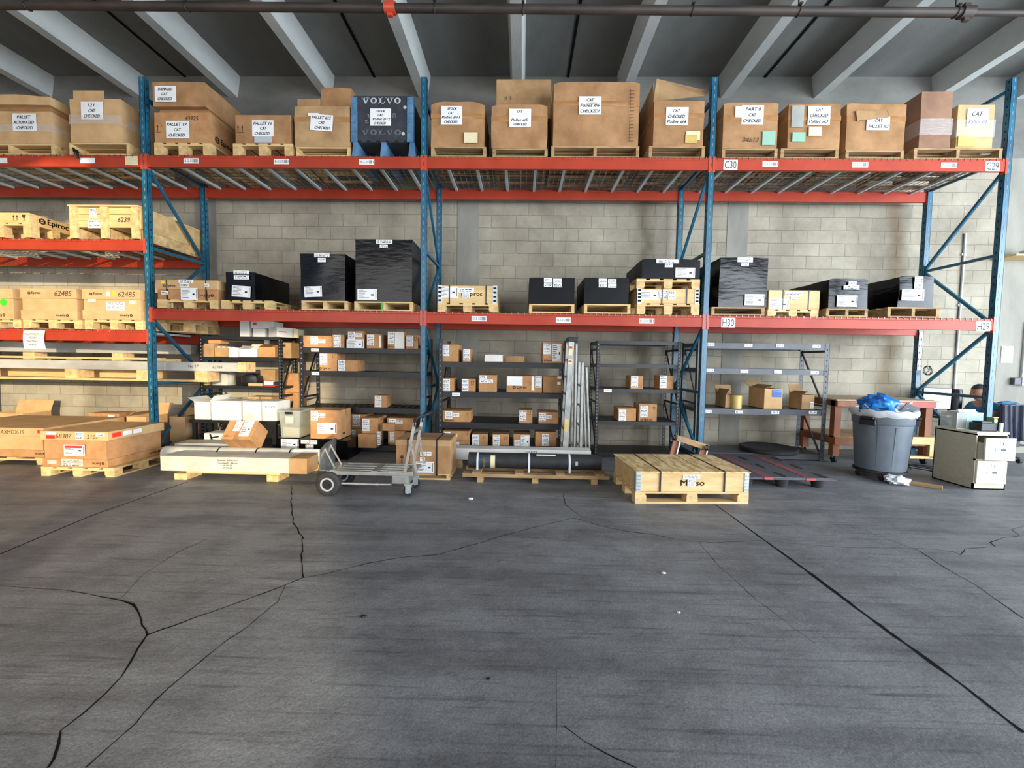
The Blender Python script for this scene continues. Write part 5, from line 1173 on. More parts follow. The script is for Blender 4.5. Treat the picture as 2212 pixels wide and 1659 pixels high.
# toe plate standing up at the left
mb=MB(); zt=lo(692,966,YF1).z; pl=-.1
V=[(pl,-.0,zr-.0),(pl,.34,zr-.0),(pl+.02,.34,zr+.27),(pl+.01,.10,zr+.25),(pl,.0,zr+.2),(pl,-.01,zr+.06)]
n=len(V); mb.add(V+[(x+.006,y,z) for x,y,z in V],[tuple(range(n)),tuple(range(n,2*n))[::-1]]+[(i,n+i,n+(i+1)%n,(i+1)%n)[::-1] for i in range(n)])
mb.box(pl,.05,0,.34,zr-.006,zr)
mb.build('toe_plate','steel',t)
mb=MB(); mb.bar((.02,.08,zr),(pl+.01,.10,zr+.2),.01,.015); mb.bar((.02,.24,zr),(pl+.01,.22,zr+.22),.01,.015); mb.build('toe_brace','alu',t)
R_=.123
for yy in (-.015,.34):
    wst=MB(); prof=[(R_*.5,-.035),(R_*.8,-.042),(R_*.97,-.03),(R_,-.012),(R_,.012),(R_*.97,.03),(R_*.8,.042),(R_*.5,.035)]
    V=[];N_=36
    for r,z in prof:
        for k in range(N_):
            a=2*math.pi*k/N_; rr=r*(1+(.012 if (k%2 and r>R_*.9) else 0)); V.append((rr*math.cos(a),yy+z,R_*1.0+rr*math.sin(a)))
    wst.add(V,[(i*N_+k,i*N_+(k+1)%N_,(i+1)*N_+(k+1)%N_,(i+1)*N_+k) for i in range(len(prof)-1) for k in range(N_)],0,True)
    wo=wst.build('wheel','rubber',t)
    rm=MB(); rm.cyl((0,yy-.036,R_),(0,yy+.036,R_),R_*.52,n=28); rm.build('rim','dark',wo); rr_=MB(); rr_.lathe([(R_*.42,0),(R_*.55,0),(R_*.55,.008),(R_*.42,.008)],28)
    rr_.v=[(x,yy-.045+z,R_+y) for x,y,z in rr_.v]; rr_.build('rim_ring','galv',wo)
    hb=MB(); hb.cyl((0,yy-.05,R_),(0,yy+.05,R_),.022,n=12); hb.build('hub','dark',wo)
mb=MB(); mb.cyl((0,-.03,R_),(0,.36,R_),.011,n=10); mb.bar((0,.02,R_),(.03,.02,zr-.05),.02); mb.bar((0,.3,R_),(.03,.3,zr-.05),.02); mb.build('axle','steel',t)
for yy in (.02,.31):
    cw=MB(); x_=lo(880,1060,YF1).x; 
    cw.cyl((x_,yy-.016,.05),(x_,yy+.016,.05),.05,n=24); c_=cw.build('caster_wheel','rubber',t)
    hb=MB(); hb.cyl((x_,yy-.018,.05),(x_,yy+.018,.05),.02,n=12); hb.build('hub','galv',c_)
    fk=MB(); fk.box(x_-.02,x_+.035,yy-.026,yy-.02,.04,.12); fk.box(x_-.02,x_+.035,yy+.02,yy+.026,.04,.12); fk.box(x_-.03,x_+.04,yy-.03,yy+.03,.115,.13); fk.build('fork','galv',c_)
# handle frame
hl=[]
for yy,Y in ((0,YF1),(.33,YB1)):
    b0=lo(875,1022,YF1); b0=Vector((b0.x,yy,zr)); top=lo(895,913,YF1); top=Vector((top.x+.005,yy,top.z))
    mid=b0.lerp(top,.55)
    mb=MB(); mb.bar(b0,top,.028,.022); mb.build('handle_upright','alu',t); hl.append((b0,top,mid))
    mb=MB(); mb.bar(mid+Vector((.02,0,-.03)),(b0.x+.115,yy,zr+.005),.018,.014); mb.bar(mid+Vector((-.0,-.015,-.04)),mid+Vector((.03,-.015,.02)),.02); mb.build('handle_brace','alu',t)
mb=MB(); a=hl[0][0].lerp(hl[0][1],.8); b=hl[1][0].lerp(hl[1][1],.8); mb.bar(a,b,.02,.03); mb.build('handle_crossbar','alu',t)
a,b=hl[0][1],hl[1][1]
mb=MB(); mb.tube([a+Vector((-.002,0,-.04)),a,a+Vector((.01,0,.035)),a+Vector((.04,.01,.06)),a+Vector((.1,.05,.075)),(a+b)/2+Vector((.13,0,.085)),b+Vector((.1,-.05,.075)),b+Vector((.04,-.01,.06)),b+Vector((.01,0,.035)),b,b+Vector((-.002,0,-.04))],.014,10); mb.build('loop_grip','rubber',t)
# ------------------------------------------------------------------ strapped carton on small pallet
pallet('small pallet under the strapped carton behind the cart',3.70,4.27,-.93,.42,0,.072,'stringer2','pine',group=FP)
t=thing('strapped_cardboard_box','strapped carton with big up arrows, on the small pallet behind the cart handle','box',(3.965,-.95,.075)); w_=.61;h_=.385
mb=MB(); mb.soft(w_,.46,h_,12,.006,.004,4); mb.build('box_body','card2',t)
mb=MB(); mb.box(-w_/2-.008,w_/2+.008,-.008,.468,h_-.07,h_+.002); mb.build('lid','card4',t,bevel=.005)
for xx in (-w_*.28,w_*.26):
    mb=MB(); mb.box(xx-.007,xx+.007,-.0105,.47,-.02,h_+.006); mb.build('strap','blacktape',t)
arrows(t,-w_*.34+.01,.16,.13,y=-.012)
for pp,k,nl in (((908,976,920,985),'stack',1),((922,976,932,985),'stack',1),((907,988,918,996),'stack',1),((898,997,937,1021),'ship',0)):
    a0,a1,b0,b1=rect(pp,-.96); paper(t,0,0,(a0-3.965,a1-3.965,b0-.075,b1-.075),k,nl,y=-.014)
# ------------------------------------------------------------------ white long crate, black roll on skid
t=thing('long_crate','long bright white crate lying across the floor behind the black roll','crate',(4.95,-.42,.118)); mb=MB(); mb.box(-1.02,1.0,0,.2,0,.145); mb.build('crate_body','white2',t,bevel=.005)
mb=MB(); mb.text('2/11/22',(.25,-.002,.11),(1,0,0),(0,0,1),.035,0,.2); mb.build('marker_writing','pen',t)
for xx in (-.7,.6):
    g=thing('timber_block','timber block under the %s part of the long bright white crate'%('left' if xx<0 else 'right'),'timber',(4.94+xx,-.40,0)); mb=MB(); mb.box(-.09,.09,0,.15,0,.116); mb.build('block_body','pineY',g)
zs=.098
t=thing('timber_skid','long timber skid on three feet carrying the black roll','pallet',(5.24,-.99,0))
mb=MB(); mb.box(-.82,.83,0,.10,.058,zs); mb.box(-.82,.83,.30,.40,.058,zs); mb.build('runner_board','pineold',t,bevel=.003)
for xx in (-.66,-.18,.28,.72):
    mb=MB(); mb.box(xx-.05,xx+.05,-.003,.40,zs,zs+.02); mb.build('crossboard','pineold',t)
for xx in (-.62,.0,.66):
    mb=MB(); mb.box(xx-.035,xx+.035,.0,.4,0,.058); mb.build('foot','pineold',t)
r=.09; t=thing('wrapped_roll','thick black roll with an Epiroc band and three white straps, lying on the timber skid','roll',(5.235,-.80,zs+.02+r+.002))
mb=MB(); mb.cyl((-.765,0,0),(.765,0,0),r,n=36); mb.cyl((-.767,0,0),(.767,0,0),r*.6,n=24); mb.build('roll_body','rubber',t)
for u in (1031,1143,1231):
    xx=at(u,1000,-.9)[0]-5.235; mb=MB(); mb.cyl((xx-.011,0,0),(xx+.011,0,0),r+.002,n=36,caps=False); mb.box(xx-.011,xx+.011,-r-.004,-r-.001,-.165,0); mb.build('strap','strapw',t)
def band(u0,u1,mt,a0=-60,a1=50,rr=.0015):
    xa=at(u0,1000,-.9)[0]-5.235; xb=at(u1,1000,-.9)[0]-5.235; mb=MB(); V=[]
    for k in range(9):
        a=math.radians(180+a0+(a1-a0)*k/8); V+=[(xa,(r+rr)*math.cos(a),-(r+rr)*math.sin(a)),(xb,(r+rr)*math.cos(a),-(r+rr)*math.sin(a))]
    mb.add(V,[(2*k,2*k+1,2*k+3,2*k+2) for k in range(8)],0,True); return mb.build('printed_band',mt,t)
band(1034,1058,'slate'); band(1059,1069,'cream')
mb=MB(); xx=at(1045,1000,-.9)[0]-5.235; mb.text('Epiroc',(xx,-r-.006,-.005),(0,0,-1),(1,0,0),.032,0,fitw=.11,bold=.0015); mb.build('printed_logo','gold',t)
mb=MB(); xx=at(1064,1000,-.9)[0]-5.235; mb.text('Drill hose',(xx,-r-.003,-.005),(0,0,-1),(1,0,0),.015,0,fitw=.09); mb.build('printed_text','pen',t) if False else None
paperx=at(1180,983,-.9)[0]-5.235
mb=MB(); mb.box(paperx-.11,paperx+.11,-.06,-.058,.078,.092); mb.build('sticker','white2',t)
xx=at(1246,999,-.9)[0]-5.235; mb=MB(); mb.box(xx-.014,xx+.014,-r-.003,-r-.001,-.02,.025); mb.build('tag','galv',t)
# ------------------------------------------------------------------ crate with Metso lettering
pp=thing('wooden_pallet','new block pallet at the front centre, under the strapped plywood-topped crate','pallet',(6.755,-1.565,0),math.radians(3.6),FP)
W2=.565; dp=.76
for z0,z1,nm in ((.0,.018,'bottom_deck'),(.100,.118,'top_deck')):
    mb=MB(); [mb.box(-W2,W2,y,y+.11,z0,z1) for y in ((0,.325,.65) if nm=='bottom_deck' else (0,.16,.33,.49,.65))]; mb.build(nm,'pine',pp)
mb=MB(); [mb.box(x,x+.1,0,dp,.084,.1) for x in (-W2,-.05,W2-.1)]; mb.build('crossboard','pine',pp)
for xx in (-W2,-.055,W2-.11):
    for yy in (0,.325,.65):
        mb=MB(); mb.box(xx,xx+.11,yy,yy+.11,.018,.084); mb.build('block','pineY',pp)
t=thing('wooden_crate','pine collar crate with a plywood top and Metso lettering, front centre of the floor','crate',(6.755,-1.565,.120),math.radians(3.6))
mb=MB(); mb.box(-W2+.01,W2-.01,.005,dp,0,.188); mb.build('crate_body','pine',t)
mb=MB(); mb.box(-W2,W2+.01,-.005,dp+.02,.188,.198); mb.build('plywood_lid','osb',t)
for xx in (-W2,W2-.055):
    for yy in (-.001,):
        mb=MB(); mb.box(xx+.006,xx+.05,yy-.003,yy+.01,-.002,.186)
        [mb.box(xx+.012,xx+.045,yy-.005,yy-.003,.012+k*.034,.026+k*.034,1) for k in range(5)]
        if xx<0: mb.box(xx+.002,xx+.01,0,.06,-.002,.186)
        mb.build('metal_corner_hinge',['galv','steel'],t)
for xx in (-W2*.57,W2*.56):
    mb=MB(); mb.box(xx-.006,xx+.006,-.007,dp+.022,0,.202); mb.build('strap','blacktape',t)
for xx in (-.13,.14):
    mb=MB(); mb.box(xx-.0025,xx+.0025,.3,dp+.02,.1975,.1992); mb.build('lid_joint','slot',t)
mb=MB(); mb.text('Metso',(.0,.0035,.085),(1,0,0),(0,0,1),.058,0,fitw=.235,bold=.0022); mb.build('printed_lettering','print',t)
paper(t,0,0,(-.10,.07,.128,.168),'stack',2,y=-.001); paper(t,0,0,(-.05,.03,.055,.120),'stack',2,y=-.001)
# ------------------------------------------------------------------ plastic pallet
t=thing('plastic_pallet','grey-black plastic pallet with red anti-slip strips, lying right of the crate','pallet',(8.03,-.98,0))
mb=MB(); mb.box(-.5,.5,0,1.2,.095,.125); mb.box(-.53,.53,-.015,1.215,.1,.115); mb.build('deck','plasp',t,bevel=.004)
for xx in (-.26,.2):
    mb=MB(); mb.box(xx,xx+.1,.03,1.17,.1255,.1275); mb.build('grip_strip','redgrip',t)
    mb=MB(); mb.box(xx,xx+.1,-.018,-.014,.1,.125); mb.build('red_tab','redpaint',t)
for xx in (-.47,-.03,.41):
    for yy in (.12,.52,.92):
        mb=MB(); mb.lathe([(0,.1272),(.028,.1272),(.028,.126)],14); mb.v=[(x*1.0+xx+.02,y*4.2+yy,z) for x,y,z in mb.v]; mb.build('hand_hole','slot',t)
for xx in (-.4,.0,.4):
    for yy in (.1,.6,1.1):
        mb=MB(); mb.lathe([(0,0),(.055,0),(.075,.1)],20,c=(xx,yy,0)); mb.build('foot','rubber',t)
# ------------------------------------------------------------------ wooden dolly leaning
t=thing('wooden_dolly','wooden dolly with black casters leaning on edge at the foot of the third blue frame','dolly',(7.20,-.20,0.0),rot=(math.radians(-12),math.radians(17),0))
w_,h_=.44,.40
mb=MB(); mb.box(-w_/2,w_/2,0,.03,h_-.075,h_); mb.box(-w_/2,w_/2,0,.03,0.0,.075); mb.build('crossboard','pineold',t)
for xx in (-w_/2,w_/2-.07):
    mb=MB(); mb.box(xx,xx+.07,.03,.06,0,h_); mb.build('side_board','benchwood',t); mb=MB(); mb.box(xx+(.07 if xx<0 else .075),xx+(.085 if xx<0 else .09),.0,.06,0,h_-.03 if xx<0 else h_); mb.build('carpet_edge','strapw',t)
for xx in (-w_/2-.02,w_/2-.03):
    for zz in (h_-.05,.05):
        mb=MB(); mb.cyl((xx-.01,-.05,zz),(xx+.015,-.05,zz),.036,n=18); c_=mb.build('caster_wheel','rubber',t)
        mb=MB(); mb.cyl((xx-.013,-.05,zz),(xx+.018,-.05,zz),.012,n=10); mb.build('hub','galv',c_)
        mb=MB(); mb.box(xx-.016,xx-.012,-.07,.0,zz-.015,zz+.015); mb.box(xx+.017,xx+.021,-.07,.0,zz-.015,zz+.015); mb.build('fork','steel',c_)
# ------------------------------------------------------------------ ladders
def ladder(label,x,y,H,mat,wd,tilt,back,cap=True,steps=6,dw=.42):
    t=thing('step_ladder',label,'ladder',(x,y,0),rot=(0,tilt,0),group='folded aluminium step ladders')
    for yy in (0,dw):
        mb=MB(); mb.box(-wd/2,wd/2,yy,yy+.004,0,H); mb.box(-wd/2,-wd/2+.004,yy,yy+.025,0,H); mb.box(wd/2-.004,wd/2,yy,yy+.025,0,H); mb.build('front_rail',mat,t)
        mb=MB(); mb.bar((wd/2+.03,yy+.02,H-.06),(wd/2+back,yy+.02,0),.02,.03); mb.build('rear_rail',mat,t)
    for k in range(steps):
        z=.25+k*(H-.3)/steps; mb=MB(); mb.box(-wd/2,wd/2,.01,dw,z,z+.025); mb.build('step',mat,t)
    if cap:
        mb=MB(); mb.box(-wd/2-.005,wd/2+.05,-.01,dw+.02,H-.03,H+.03); mb.build('top_cap','dark',t,bevel=.006)
    return t
l=ladder('taller aluminium step ladder with a black top cap and warning labels',5.65,-.165,1.66,'alu',.08,.035,.09,dw=.33)
mb=MB(); mb.box(-.03,.02,-.002,-.0005,1.45,1.58); mb.box(-.03,.02,-.002,-.0005,1.34,1.40); mb.build('warning_label','cream',l)
mb=MB(); mb.box(-.025,.015,-.003,-.002,1.54,1.57); mb.box(-.025,.015,-.003,-.002,1.36,1.385); mb.build('label_print','conn',l)
mb=MB(); mb.box(-.03,.02,-.002,-.0005,.45,.62); mb.build('warning_label','yel2',l)
mb=MB(); mb.box(-.02,.02,-.002,-.0005,.07,.2); mb.build('spec_label','dark',l)
mb=MB(); mb.bar((-.02,-.006,1.2),(-.03,-.006,.98),.012,.02); mb.bar((.03,-.006,1.2),(.04,-.006,1.0),.012,.02); mb.build('spreader','steel',l)
ladder('shorter aluminium step ladder leaning beside the taller one, rails splayed',5.86,-.165,1.36,'alu',.04,.0,.11,cap=False,steps=4,dw=.33)
# ================================================================== RIGHT SIDE
# round black lid on the grey shelf's bottom level
X,Yc=8.72,.60
t=thing('round_bin_lid','wide round black lid lying on the bottom of the grey shelving unit','lid',(X,Yc,LE[3]+.004))
mb=MB(); mb.lathe([(0,0),(.37,0),(.385,.02),(.385,.05),(.36,.065),(.33,.06),(.30,.05),(0,.06)],40); mb.build('lid_body','rubber',t)
# trash can
tx=at(1903,960,-.38)[0]; 
t=thing('trash_can','big round grey trash can lined with a clear bag and heaped with blue packaging','trash can',(tx,-.38,.115))
b0,r0,r1,hc=.115,.245,.30,.72
mb=MB(); mb.lathe([(0,0),(r0,0),(r0+.005,.02),(r0+(r1-r0)*.78,hc*.77),(r1-.004,hc*.78),(r1,hc*.8),(r1+.005,hc),(r1+.028,hc),(r1+.03,hc-.025),(r1+.018,hc+.008),(r1-.01,hc+.006),(r1-.015,hc-.02),(r0,.03),(0,.03)],48); mb.build('can_body','bin',t)
for a in (math.radians(205),math.radians(-25)):
    mb=MB(); T=Matrix.Rotation(a,4,'Z'); mb.box(r1-.005,r1+.045,-.07,.07,hc-.10,hc-.065,0,T); mb.box(r1-.02,r1+.03,-.085,.085,hc-.17,hc-.10,0,T); mb.build('handle','dark',t,bevel=.01)
mb=MB()
for a in (225,258,315):
    T=Matrix.Rotation(math.radians(a),4,'Z'); V=[]
    for k in range(2):
        pass
    mb.add([T@Vector(p) for p in ((r0+.006,-.012,.03),(r0+.006,.012,.03),(r0+(r1-r0)*.76+.007,.012,hc*.75),(r0+(r1-r0)*.76+.007,-.012,hc*.75),(r0-.02,-.012,.03),(r0-.02,.012,.03),(r1-.03,.012,hc*.75),(r1-.03,-.012,hc*.75))],[(0,1,2,3),(7,6,5,4),(0,4,5,1),(3,2,6,7),(0,3,7,4),(1,5,6,2)])
mb.build('rib','bin',t)
mb=MB(); mb.lathe([(r1-.02,hc-.03),(r1+.0,hc+.014),(r1+.031,hc+.010),(r1+.034,hc-.03),(r1+.014,hc-.06),(r1+.008,hc-.07)],56)
mb.v=[(x*(1+.012*math.sin(9*math.atan2(y,x))),y*(1+.012*math.sin(7*math.atan2(y,x))),z+.008*math.sin(11*math.atan2(y,x))) for x,y,z in mb.v]; mb.build('bag_liner','liner',t)
g=thing('packaging_heap','heap of blue and clear plastic packaging rising out of the trash can','packaging',(tx-.03,-.38,.115+hc-.03))
def blob(mb,c,r,seed,m=0,n=14,amp=.35):
    V=[];F=[]
    for i in range(n+1):
        th=math.pi*i/n
        for k in range(2*n):
            ph=math.pi*k/n; d=Vector((math.sin(th)*math.cos(ph),math.sin(th)*math.sin(ph),math.cos(th)))
            q=1+amp*(noise.noise(d*2.1+Vector((seed,0,0)))+.6*noise.noise(d*5+Vector((0,seed,0)))+.4*abs(noise.noise(d*11+Vector((0,seed,3)))))
            V.append((c[0]+d.x*r[0]*q,c[1]+d.y*r[1]*q,c[2]+d.z*r[2]*q))
    for i in range(n):
        for k in range(2*n): F.append((i*2*n+k,(i+1)*2*n+k,(i+1)*2*n+(k+1)%(2*n),i*2*n+(k+1)%(2*n)))
    mb.add(V,F,m,True)
mb=MB(); blob(mb,(-.04,0,.09),(.185,.18,.125),3,amp=.3,n=20); mb.build('blue_film','bluebag',g,sharp=35)
mb=MB(); blob(mb,(.09,-.01,.05),(.17,.16,.10),8,amp=.4,n=18); mb.build('clear_film','liner',g,sharp=35)
mb=MB(); blob(mb,(-.12,.0,.07),(.10,.1,.07),12,amp=.4,n=12); mb.build('clear_film','film',g)
g=thing('cardboard_scrap','grey folded card scrap sticking out at the right of the trash can','cardboard',(tx+.15,-.54,.115+hc-.02),rot=(.4,.3,.3)); mb=MB(); mb.box(-.12,.12,-.004,.004,0,.11); mb.box(-.03,.02,-.0055,-.004,.04,.06); mb.build('card_sheet','volgrey2',g)
g=thing('wooden_stick','pale flat stick poking out of the right side of the trash can','stick',(tx+.16,-.38,.115+hc-.03)); mb=MB(); mb.bar((0,0,0),(.2,.02,.13),.012,.022); mb.build('stick_body','pine',g)
g=thing('black_strap_end','black strap end poking out of the left side of the trash can','strap',(tx-.2,-.48,.115+hc-.02)); mb=MB(); mb.bar((0,0,0),(-.13,-.02,.10),.006,.014); mb.build('strap_piece','blacktape',g)
t=thing('bin_dolly','black wheeled dolly under the grey trash can','dolly',(tx,-.38,0))
mb=MB(); mb.lathe([(0,.075),(.25,.075),(.265,.085),(.265,.11),(0,.11)],32); mb.build('dolly_plate','rubber',t)
for k in range(5):
    a=math.radians(20+72*k); x_,y_=.215*math.cos(a),.215*math.sin(a); mb=MB(); mb.cyl((x_-.014,y_,.037),(x_+.014,y_,.037),.037,n=18); c_=mb.build('caster_wheel','rubber',t)
    mb=MB(); mb.box(x_-.02,x_+.02,y_-.015,y_+.015,.055,.08); mb.build('fork','steel',c_)
# crumpled bag, board and floor bits
a,b=fl(1943,1048); t=thing('crumpled_bag','crumpled silvery plastic bag on the floor in front of the trash can','bag',(a,b+.04,.0))
mb=MB(); blob(mb,(0,0,.05),(.12,.09,.045),5,amp=.5,n=12); mb.build('bag_body',pbr('silver_film',lin(190,196,200),lin(228,232,236),8,.3,bump=.6,bscale=20),t,sharp=25)
a,b=fl(1968,1047); a2,b2=fl(2022,1056); t=thing('timber_offcut','short brown timber offcut on the floor left of the filing cabinet','timber',((a+a2)/2,(b+b2)/2,0),math.atan2(b2-b,a2-a)); L=math.hypot(a2-a,b2-b)/2+.05
mb=MB(); mb.box(-L,L,0,.06,0,.035); mb.build('offcut_board','pineold',t,bevel=.002)
for u,v,nm,lb,mt,r in ((1085,1214,'bolt','small dark bolt lying alone on the floor, right of the centre crack','steel',.008),(1017,1079,'plastic_chip','pale flat chip on the floor in front of the black roll','white2',.02),(1466,1324,'pebble','small white pebble on the floor at right centre','white2',.008),(1433,1239,'plastic_scrap','thin white scrap on the floor below the crate','white2',.012),(1055,1467,'pebble','small dark pebble on the floor near the front','dark',.007),(785,1333,'pebble','small dark lump on the floor left of centre','dark',.012)):
    a,b=fl(u,v); t=thing(nm,lb,'debris',(a,b,0)); mb=MB(); blob(mb,(0,0,r*.45),(r*(2.2 if 'bolt'==nm else 1.3),r,r*.5),u,n=6,amp=.3); mb.build('body',mt,t)
# workbench
x0,x1,yb0=9.47,10.82,.30; zt=.905
t=thing('workbench','brown timber workbench with a red front board, behind the trash can','workbench',(x0,yb0,0)); W_=x1-x0
mb=MB(); mb.box(-.03,W_+.02,-.02,.80,zt-.02,zt); mb.build('bench_top',pbr('worn_bench_top',lin(150,130,100),lin(176,154,120),5,.6),t)
mb=MB(); mb.box(0,W_*.45,0,.04,zt-.10,zt-.02); mb.build('front_board','benchwood',t)
mb=MB(); mb.box(W_*.45,W_,0,.04,zt-.10,zt-.02); mb.build('red_front_board','redpaint',t)
mb=MB(); mb.box(0,.04,.04,.75,zt-.10,zt-.02); mb.build('side_board','benchwood',t)
for xx in (.0,W_-.1):
    for yy in (.04,.68):
        mb=MB(); mb.box(xx,xx+.09,yy,yy+.09,.10,zt-.02); mb.build('leg','benchwood',t)
mb=MB(); mb.box(0,W_,.02,.76,.36,.38); mb.build('lower_shelf','pineold',t)
mb=MB(); mb.box(-.01,W_+.01,0,.04,.27,.37); mb.box(-.01,.03,.04,.77,.27,.36); mb.build('shelf_board','benchwood',t)
mb=MB(); mb.box(W_-.35,W_+.06,-.04,.0,.30,.40); mb.box(W_-.09,W_+.02,-.04,.0,.12,.30); mb.box(W_-.35,W_+.02,-.04,.04,.1,.13); mb.build('end_frame','pine',t)
for xx in (.045,W_-.055):
    for yy in (.08,.72):
        mb=MB(); mb.cyl((xx-.015,yy,.05),(xx+.015,yy,.05),.05,n=18); c_=mb.build('caster_wheel','rubber',t)
        mb=MB(); mb.box(xx-.03,xx+.03,yy-.02,yy+.02,.07,.1); mb.build('fork','steel',c_)
# filing cabinet
t=thing('filing_cabinet','almond two-drawer filing cabinet with its top drawer pulled open','cabinet',(10.355,-.85,0)); w2=.175; H=.63; dd=.48
mb=MB(); mb.box(-w2,w2,0,dd,0,.012); mb.box(-w2,-w2+.012,0,dd,0,H); mb.box(w2-.012,w2,0,dd,0,H); mb.box(-w2,w2,0,dd,H-.015,H); mb.box(-w2,w2,dd-.012,dd,0,H); mb.box(-w2,w2,0.0,.02,0,.07); mb.box(-w2,w2,0,.02,.33,.35)
mb.build('cabinet_body','cabs',t)
mb=MB(); mb.box(-w2-.003,w2+.003,-.006,dd+.003,H,H+.022); mb.build('cabinet_top','cab',t,bevel=.003)
for z0,z1,out in ((.07,.33,0),(.35,.60,-.07)):
    dr=MB(); dr.box(-w2+.012,w2-.012,out-.02,out,z0,z1); o=dr.build('drawer','cab',t,bevel=.003)
    hd=MB(); hd.box(-.055,.055,out-.024,out-.019,(z0+z1)/2-.016,(z0+z1)/2+.01); hd.box(0,.05,out-.026,out-.022,(z0+z1)/2-.012,(z0+z1)/2+.006,1); hd.build('handle',['galv','dark'],o)
    hl_=MB(); hl_.box(.02,.11,out-.0225,out-.019,z1-.085,z1-.045); hl_.box(-.01,.03,out-.0225,out-.019,z1-.07,z1-.03,1); hl_.build('label_holder',['white','volgrey'],o)
    if out: bx=MB(); bx.box(-w2+.02,w2-.02,out,out+.4,z0+.01,z0+.02); bx.box(-w2+.02,-w2+.028,out,out+.4,z0+.02,z1-.06); bx.box(w2-.028,w2-.02,out,out+.4,z0+.02,z1-.06); bx.build('drawer_tray','cabs',o)
zc=H+.023
t=thing('clear_display_box','clear box with white edges standing on the back left of the filing cabinet','box',(10.24,-.62,zc)); mb=MB(); 
mb.box(-.055,.055,0,.2,0,.19); mb.build('box_body','tote',t)
mb=MB()
for a in ((-.055,0),(.055,0)): mb.bar((a[0],a[1],0),(a[0],a[1],.19),.006)
for z in (.0,.19): mb.bar((-.055,0,z+(.003 if z==0 else -.003)),(.055,0,z+(.003 if z==0 else -.003)),.006)
mb.build('white_edge','white',t)
t=thing('pale_blue_carton','pale blue printed carton standing behind the black tray on the filing cabinet','box',(10.405,-.60,zc)); mb=MB(); mb.box(-.10,.10,0,.16,0,.19); mb.build('box_body','lblue',t,bevel=.003)
t=thing('paper_pad','white rolled paper pad lying on the pale blue carton','paper',(10.36,-.58,zc+.192)); mb=MB(); mb.box(-.12,.09,0,.12,0,.008); mb.cyl((-.12,.02,.022),(.08,.02,.022),.013,n=12); mb.build('paper_roll','white',t)
t=thing('black_tray','black office tray with clutter on the filing cabinet','tray',(10.40,-.79,zc)); mb=MB(); mb.box(-.11,.07,0,.14,0,.09); mb.box(-.1,.02,.01,.12,.09,.11); mb.build('tray_body','dark',t,bevel=.008)
t=thing('tape_dispenser','small yellow and green dispenser with a round mark on the filing cabinet','dispenser',(10.497,-.74,zc)); mb=MB(); mb.box(-.022,.022,0,.08,0,.15); mb.build('dispenser_body',pbr('olive',lin(96,120,60),None),t,bevel=.004)
mb=MB(); mb.cyl((0,-.002,.115),(0,.0,.115),.02,n=20,smooth=False); mb.cyl((0,-.004,.115),(0,-.002,.115),.012,n=20,m=1,smooth=False); mb.box(-.03,.03,-.002,.02,.148,.158,1); mb.build('round_mark',['white','gold'],t)
t=thing('white_can','small white and blue can at the front right of the filing cabinet','can',(10.492,-.80,zc)); mb=MB(); mb.lathe([(0,0),(.018,0),(.018,.1),(0,.1)],18); mb.build('can_body','white',t)
# desk, monitor and seated person beyond the last frame
t=thing('desk','dark desk with one visible black leg beyond the last blue frame','desk',(11.36,.72,0))
mb=MB(); mb.box(0,.42,0,.6,.60,.63); mb.build('desk_top','dark',t); 
for xx in (.02,.34):
    mb=MB(); mb.box(xx,xx+.06,.05,.12,0,.6); mb.build('leg','dark',t)
mb=MB(); mb.box(.02,.40,.5,.53,.05,.1); mb.build('foot_bar','dark',t)
YM=1.08
x0,x1,z0,z1=rect((1994,838,2055,884),YM)
t=thing('computer_monitor','computer monitor with a bright white screen on the dark desk','monitor',((x0+x1)/2,YM,.632)); w_=(x1-x0)/2
mb=MB(); mb.box(-w_,w_,.0,.03,z0-.632,z1-.632); mb.build('monitor_case','dark',t,bevel=.004)
mb=MB(); mb.box(-w_+.008,w_-.008,-.002,.0,z0-.622,z1-.64); mb.build('screen','screen',t)
mb=MB(); mb.box(-.02,.02,.01,.03,.0,z0-.62); mb.box(-.1,.1,-.06,.1,0,.01); mb.build('stand','dark',t)
x0,x1,z0,z1=rect((2056,841,2079,884),YM); t=thing('desk_speaker','tall dark round-topped speaker beside the monitor','speaker',((x0+x1)/2,YM+.03,.632)); mb=MB(); mb.lathe([(0,0),((x1-x0)/2,0),((x1-x0)/2,z1-.66),((x1-x0)/2-.01,z1-.632),(0,z1-.632)],24); mb.build('speaker_body','dark',t)
t=thing('paper_stack','loose bluish white papers on the left of the dark desk','paper',(11.52,.76,.632),.2); mb=MB(); mb.box(-.13,.12,0,.16,0,.012); mb.box(-.1,.14,.02,.18,.012,.02); mb.build('sheets','white2',t)
# person (seated, facing the screen)
PX,PYY=11.99,.80
pt=thing('person','seated person in a blue shirt, in profile behind the last blue frame','person',(PX,PYY,0))
def skin(name,pts,edges,rad,mat,parent,sub=2):
    me=D.meshes.new(name); me.from_pydata(pts,edges,[]); o=D.objects.new(name,me); C.objects.link(o); o.parent=parent
    m=o.modifiers.new('skin','SKIN'); m.use_smooth_shade=True
    for i,r in enumerate(rad):
        v=me.skin_vertices[0].data[i]; v.radius=(r,r) if not isinstance(r,tuple) else r; v.use_root=(i==0)
    s=o.modifiers.new('sub','SUBSURF'); s.levels=sub; s.render_levels=sub
    me.materials.append(M[mat]); return o
